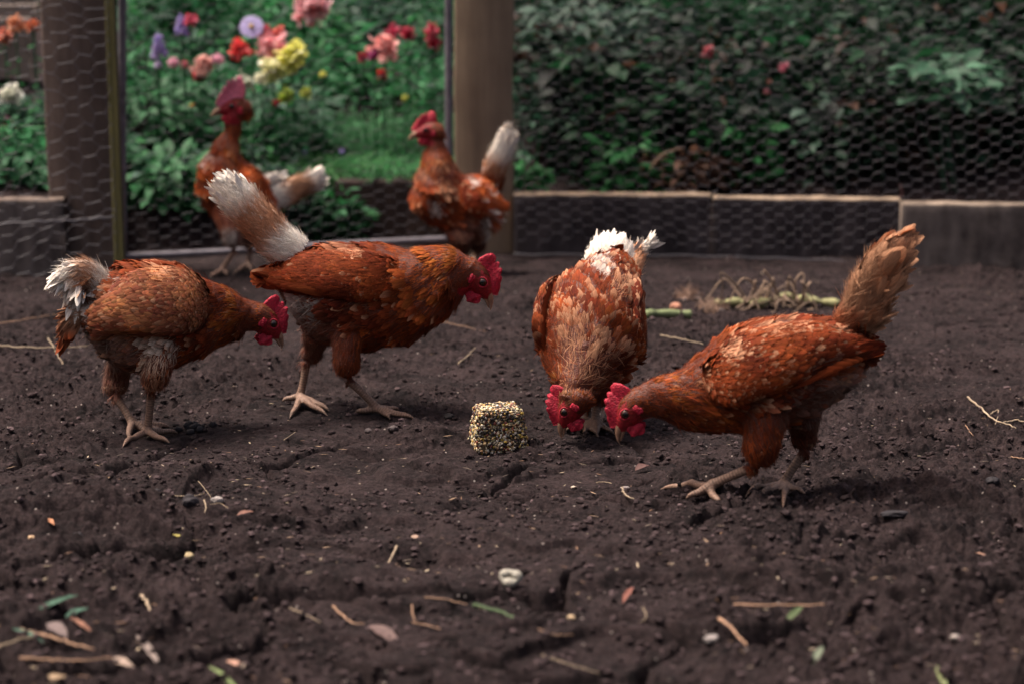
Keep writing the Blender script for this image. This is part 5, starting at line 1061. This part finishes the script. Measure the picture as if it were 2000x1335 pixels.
TWIGS = [([(-20, 1240), (70, 1256), (130, 1275), (185, 1290)], .0026, TW * 1.2, "longest pale brown stalk, lying across the bottom left corner"),
 ([(40, 1290), (110, 1293), (160, 1295), (218, 1288)], .0022, TW * 1.1, "brown stalk below the longest one in the bottom left corner"),
 ([(-10, 1284), (20, 1275), (45, 1265), (75, 1262)], .0018, ST, "short forked stalk at the left edge under the longest stalk"),
 ([(277, 1180), (290, 1200), (296, 1222)], .0028, ST * 1.1, "stubby cream stalk bent at its top, lower left"),
 ([(565, 1186), (595, 1198), (627, 1215)], .0011, ST * .8, "thin grey straw slanting down near the lower middle left"),
 ([(650, 1184), (668, 1200), (690, 1216), (712, 1218)], .0018, TW * 1.2, "orange-brown twig curving right, lower middle left"),
 ([(776, 1086), (764, 1110), (750, 1136)], .0022, ST * .9, "thick broken twig standing steeply in front of the centre"),
 ([(772, 1110), (790, 1122), (810, 1138)], .0014, TW, "thin twig crossing beneath the thick broken one"),
 ([(805, 1180), (806, 1200), (812, 1212)], .0012, TW * 1.2, "small upright rootlet left of the green shoot"),
 ([(805, 1214), (835, 1220), (868, 1230)], .0013, TW * 1.1, "tan rootlet lying flat left of the green shoot"),
 ([(830, 1170), (870, 1174), (912, 1184)], .0013, TW, "long thin twig above the green shoot"),
 ([(1404, 1206), (1425, 1222), (1457, 1258)], .0022, TW * 1.6, "pale twig pointing down, left end of the crossed pair at lower right"),
 ([(1424, 1217), (1500, 1218), (1610, 1217)], .0020, TW * 1.5, "straight pale twig lying level, right end of the crossed pair"),
 ([(386, 938), (398, 952), (410, 968), (418, 978)], .0007, ST, "hair-thin looping root above the pebbles at left"),
 ([(340, 987), (380, 987), (400, 982)], .0008, ST * 1.1, "fine straw pointing left of the little root tuft"),
 ([(398, 975), (402, 988), (400, 1000)], .0011, ST * 1.3, "tiny tuft of white roots next to the black clod"),
 ([(410, 984), (430, 982), (446, 992)], .0007, ST, "fine curved root at right of the root tuft"),
 ([(90, 655), (108, 685), (125, 716)], .0020, ST * .9, "straw slanting down behind the leftmost hen's tail"),
 ([(-20, 678), (40, 682), (100, 684), (172, 680)], .0026, ST * .8, "long level straw behind the leftmost hen"),
 ([(95, 668), (125, 660), (150, 655)], .0016, ST * .7, "short straw just above the long level one at left"),
 ([(-20, 638), (50, 628), (125, 616)], .0022, TW, "reddish stick on the soil near the left edge below the concrete block"),
 ([(895, 710), (912, 696), (928, 680)], .0022, ST * .7, "grey stub with a green tip behind the seed block"),
 ([(860, 632), (900, 640), (950, 652)], .0016, TW, "thin twig on the soil under the middle hen's beak"),
 ([(1290, 655), (1330, 662), (1374, 672)], .0022, ST * .9, "pale stick poking out left of the rightmost hen's back"),
 ([(1890, 778), (1915, 800), (1945, 825), (1985, 838)], .0024, ST * 1.0, "bent pale twig at the right edge, upper one"),
 ([(1935, 808), (1950, 800), (1944, 828)], .0016, ST * .8, "short side twig by the bent twig at the right edge"),
 ([(1880, 820), (1890, 835), (1900, 850)], .0014, TW, "small twig left of the bent twig at the right edge"),
 ([(1960, 830), (1985, 826), (2020, 832)], .0022, ST * .9, "pale twig cut by the right edge of the picture"),
 ([(2020, 905), (1985, 900), (1975, 897)], .0018, TW * 1.2, "short tan twig at the right edge below the bent one"),
 ([(1050, 1250), (1085, 1262), (1120, 1262)], .0012, TW * .8, "faint brown twig near the bottom centre"),
 ([(1255, 1222), (1262, 1240), (1250, 1252)], .0013, ST * .7, "short grey stick near the lower centre right"),
 ([(1060, 1300), (1110, 1318), (1170, 1335)], .0014, ST * .6, "dull stalk leaving the bottom edge right of centre"),
 ([(1215, 968), (1222, 982), (1238, 990)], .0022, ST * .8, "curled bit of root in front of the rightmost hen's forward toes"),
 ([(555, 858), (566, 850), (578, 842)], .0008, ST, "hair-fine straw in front of the middle hen's rear foot"),
 ([(1165, 942), (1180, 940), (1195, 943)], .0013, ST * .8, "tiny level straw right of the seed block's front")]
for pts, r, col, lb in TWIGS: twig("twig", pts, r, col, lb, group=tg)
def leaf(pts, wd, col, label, cat="leaf", curl=.2, name="fallen_leaf", c1=None):
    a, b = flat_pts(pts, .004); d = b - a; L_ = np.linalg.norm(d); mm = MB(); n = nrmz(np.array([0, -.25, 1.0]))
    blades(mm, a[None], d[None], n[None], L_, wd * .75, lift=.12, curl=.16, camber=-curl, c0=np.array(col), c1=np.array(col if c1 is None else c1), shape='leaf', nseg=10)
    P, F = mm.V[0], mm.F[0]; mm.V[0] = P + rng.normal(0, .0003, P.shape)
    mm.V[0][:, 2] += max(0, float(np.percentile(height(mm.V[0][:, 0], mm.V[0][:, 1]) + .001 - mm.V[0][:, 2], 70))); mm.add(mm.V[0] - n * .0006, F[:, ::-1], mm.C[0]); return tag(mm.build(name, M['litter']), label, cat, "leaves on the soil")
GR = (.035, .085, .055)
leaf([(62, 1202), (158, 1176)], .011, GR, "longer willow-like green leaf at lower left")
leaf([(128, 1204), (172, 1192)], .012, (.04, .095, .065), "shorter green leaf beside the long one at lower left")
leaf([(26, 1232), (86, 1248)], .009, (.035, .09, .06), "dull green leaf partly under the long stalk at lower left")
leaf([(138, 1206), (178, 1222)], .009, (.18, .08, .05), "russet leaf under the short green leaf")
leaf([(92, 1216), (130, 1232)], .022, (.11, .08, .075), "grey-brown curled leaf left of centre in the lower left litter")
leaf([(268, 1274), (314, 1312)], .012, (.16, .125, .11), "pale dry husk near the bottom left")
leaf([(215, 1298), (262, 1308)], .016, (.26, .19, .15), "dry tan leaf left of the pale husk")
leaf([(82, 1330), (128, 1322)], .014, (.26, .18, .11), "yellowish leaf cut by the bottom edge at left")
leaf([(408, 1300), (480, 1340)], .008, (.12, .16, .06), "narrow green blade at the bottom edge", curl=.35)
leaf([(440, 1288), (486, 1300)], .010, (.32, .18, .13), "brownish pink sliver near the bottom left of centre")
leaf([(722, 1222), (782, 1246)], .024, (.09, .055, .05), "crumpled brown leaf left of the green shoot")
leaf([(1216, 1176), (1236, 1156)], .010, (.15, .055, .04), "small upright russet leaf in the hollow right of centre", curl=.3)
leaf([(1530, 1222), (1568, 1196)], .012, (.06, .085, .035), "small green leaf behind the straight pale twig", curl=.3)
leaf([(1586, 1300), (1606, 1274)], .011, (.10, .12, .08), "grey-green leaf near the bottom right", curl=.3)
leaf([(1830, 1300), (1850, 1330)], .012, (.14, .16, .07), "yellow-green leaf tip at the bottom edge, right")
leaf([(1240, 918), (1268, 912)], .018, (.09, .045, .04), "dark brown leaf between the seed block and the forward toes", curl=.3)
leaf([(338, 1061), (360, 1066)], .006, (.24, .20, .05), "tiny yellow leaf curl at left")
leaf([(93, 1013), (105, 1019)], .009, (.32, .14, .07), "small orange leaf scrap, left")
leaf([(463, 1005), (494, 1000)], .012, (.16, .075, .055), "reddish flat leaf right of the white pebble")
leaf([(1905, 1078), (1935, 1084)], .005, (.24, .13, .09), "tiny tan leaf at right")
# green shoot with a white end
twig("green_shoot", [(928, 1218), (950, 1222), (985, 1232), (1008, 1246)], .0030, (.05, .08, .035), "dark green shoot with a white end, lower centre", "shoot", .5)
def stone(p, r, col, label, flat=.6, name="pebble", mt='litter', stretch=(1, 1, 1), cat="pebble", group="pebbles and clods on the soil"):
    c = gpt(p, r * flat * .35); mm = MB(); V, F = ico(4); nz = fbm(V[:, 0] * 1.6 + p[0], V[:, 1] * 1.6 + V[:, 2] * 1.3, 3, 601); V = V * (1 + .28 * nz[:, None]) * np.array([1, .8, flat]) * np.array(stretch) * r
    mm.add(V, F, np.array(col)); o = mm.build(name, M[mt]); o.location = c; return tag(o, label, cat, group)
stone((425, 998), .0085, (.26, .23, .215), "rounded white pebble right of the black clod")
stone((373, 1006), .0115, (.022, .018, .022), "black clod left of the white pebble", .8)
stone((306, 1012), .0075, (.02, .017, .02), "small black clod, left of the larger black one")
stone((147, 1030), .0085, (.018, .015, .018), "flat black clod below the orange scrap at left", .5)
stone((370, 1077), .0060, (.38, .30, .17), "cream grain-like pebble at left", .9)
stone((62, 1049), .0045, (.45, .30, .18), "small tan pebble near the left edge")
m_ = MB(); c_ = gpt((381, 838), .004); lumps(m_, c_ + rng.normal(0, 1, (26, 3)) * [.013, .009, .005], rng.uniform(.003, .008, 26), 2, .8, np.array([.016, .013, .015]), .3); tag(m_.build("dropping", M['crumb'] if False else M['litter']), "lump of black droppings in front of the leftmost hen", "dropping")
stone((768, 838), .009, (.055, .042, .042), "round soil clod near the middle hen's toes")
stone((878, 818), .009, (.018, .015, .016), "black clod just left of the seed block", .7)
stone((1221, 968), .009, (.22, .19, .18), "grey crumbly pebble left of the forward toes")
stone((1120, 952), .004, (.40, .32, .25), "tiny pale pebble in front of the seed block")
stone((1866, 1247), .0058, (.26, .225, .20), "white pebble at lower right")
stone((1747, 1285), .0050, (.33, .29, .27), "dim white pebble near the bottom right")
stone((1938, 947), .009, (.016, .013, .016), "black clod near the right edge", .7)
stone((1750, 988), .012, (.016, .013, .016), "black clod right of the rightmost hen's feet", .45, stretch=(1.6, 1, 1))
stone((811, 1090), .0052, (.36, .24, .18), "pink-tan pebble right of the thick broken twig")
stone((848, 1142), .0048, (.50, .46, .42), "bright white grit in front of the centre")
stone((938, 1320), .0085, (.24, .20, .19), "blurred grey pebble at the bottom centre")
stone((765, 1296), .007, (.28, .19, .15), "blurred tan pebble at the bottom, left of centre")
stone((1115, 1206), .0045, (.45, .33, .2), "yellowish pebble in the lower centre")
stone((1320, 605), .012, (.42, .20, .13), "orange potato-like stone left of the uprooted plant", .9)
stone((1390, 1236), .0085, (.20, .175, .165), "pale pebble left of the crossed twigs")
stone((720, 838), .007, (.06, .045, .045), "small soil clod in front of the middle hen's rear foot")
# white ring-shaped root slice
m_ = MB(); c = gpt((997, 1141), .009); ax = nrmz(np.array([-.25, -.75, .55])); s_, u_ = ortho(ax); aa = np.linspace(0, 2 * pi, 33)
tube(m_, [c + (s_ * cos(a) * .0090 + u_ * sin(a) * .0060) for a in aa], .0050 + .0012 * np.sin(aa * 3), n=12, col=(.28, .265, .22)); tag(m_.build("root_slice", M['litter']), "cream ring-shaped slice of root in front of the centre", "root slice")
# uprooted stalk with roots behind the hens
bp_ = gpt((1330, 622), .0); rt = empty("uprooted_stalk", tuple(bp_), "uprooted green vegetable stalk with pale looping roots, lying behind the rightmost hen", "plant debris")
m_ = MB(); P = catmull([gpt(p, .012) for p in [(1262, 628), (1300, 624), (1348, 620)]], 14); tube(m_, P, .0075 + .0012 * np.sin(np.arange(14)) + rng.uniform(0, .002, 14), n=12, col=np.array([.16, .195, .09]) * rng.lognormal(0, .25, (14, 1)) * np.linspace(.8, 1.2, 14)[:, None]); m_.build("cut_stem", M['litter'], rt, bp_)
m_ = MB(); P = catmull([gpt(p, .014) for p in [(1395, 606), (1430, 602), (1480, 606), (1540, 590), (1590, 600), (1640, 606)]], 40); tube(m_, P, .0070 + .003 * np.sin(np.arange(40) * .9) + rng.uniform(0, .003, 40), n=12, col=np.array([.20, .195, .09]) * rng.lognormal(0, .25, (40, 1))); m_.build("stem", M['litter'], rt, bp_)
for k in range(30):
    a = gpt((rng.uniform(1420, 1590), rng.uniform(598, 612)), .01); b = a + [rng.uniform(-.10, .08), rng.uniform(-.04, .04), -.004]; t = (a + b) / 2 + [rng.uniform(-.04, .04), rng.uniform(-.02, .02), .012 + .065 * rng.random() ** 2]
    m_ = MB(); tube(m_, catmull([a, a * .4 + t * .6 + rng.normal(0, .006, 3), t, t * .5 + b * .5 + rng.normal(0, .008, 3), b], 18), np.linspace(.0028, .0012, 18), n=6, col=np.array([.24, .165, .115]) * rng.uniform(.5, 1.15)); m_.build("root", M['litter'], rt, bp_)
def tuft(p, r, h, n, label, col):
    c = gpt(p, 0); mm = MB(); v = nrmz(rng.normal(0, 1, (n, 3)) * [1, 1, .6] + [0, 0, .3]); P = c + v * rng.uniform(.1, .9, (n, 1)) * [r, r * .7, h]; P[:, 2] = np.maximum(P[:, 2], c[2])
    blades(mm, P, rng.normal(0, 1, (n, 3)), v, rng.uniform(.015, .04, n), .0014, lift=.2, curl=.3, c0=np.array(col) * rng.lognormal(0, .35, (n, 1)), shape='strand', nseg=4, wide=False, camber=0)
    lumps(mm, c + rng.normal(0, 1, (40, 3)) * [r * .4, r * .3, h * .2], rng.uniform(.004, .010, 40), 2, .8, np.array([.06, .042, .038])); return tag(mm.build("root_ball", M['litter']), label, "root ball", "root balls behind the hens")
tuft((1345, 585), .030, .022, 500, "smaller brown ball of fine roots at the back, left of the other", (.20, .12, .085))
tuft((1392, 612), .045, .020, 800, "wider mat of brown roots between the green stem pieces", (.22, .14, .10))
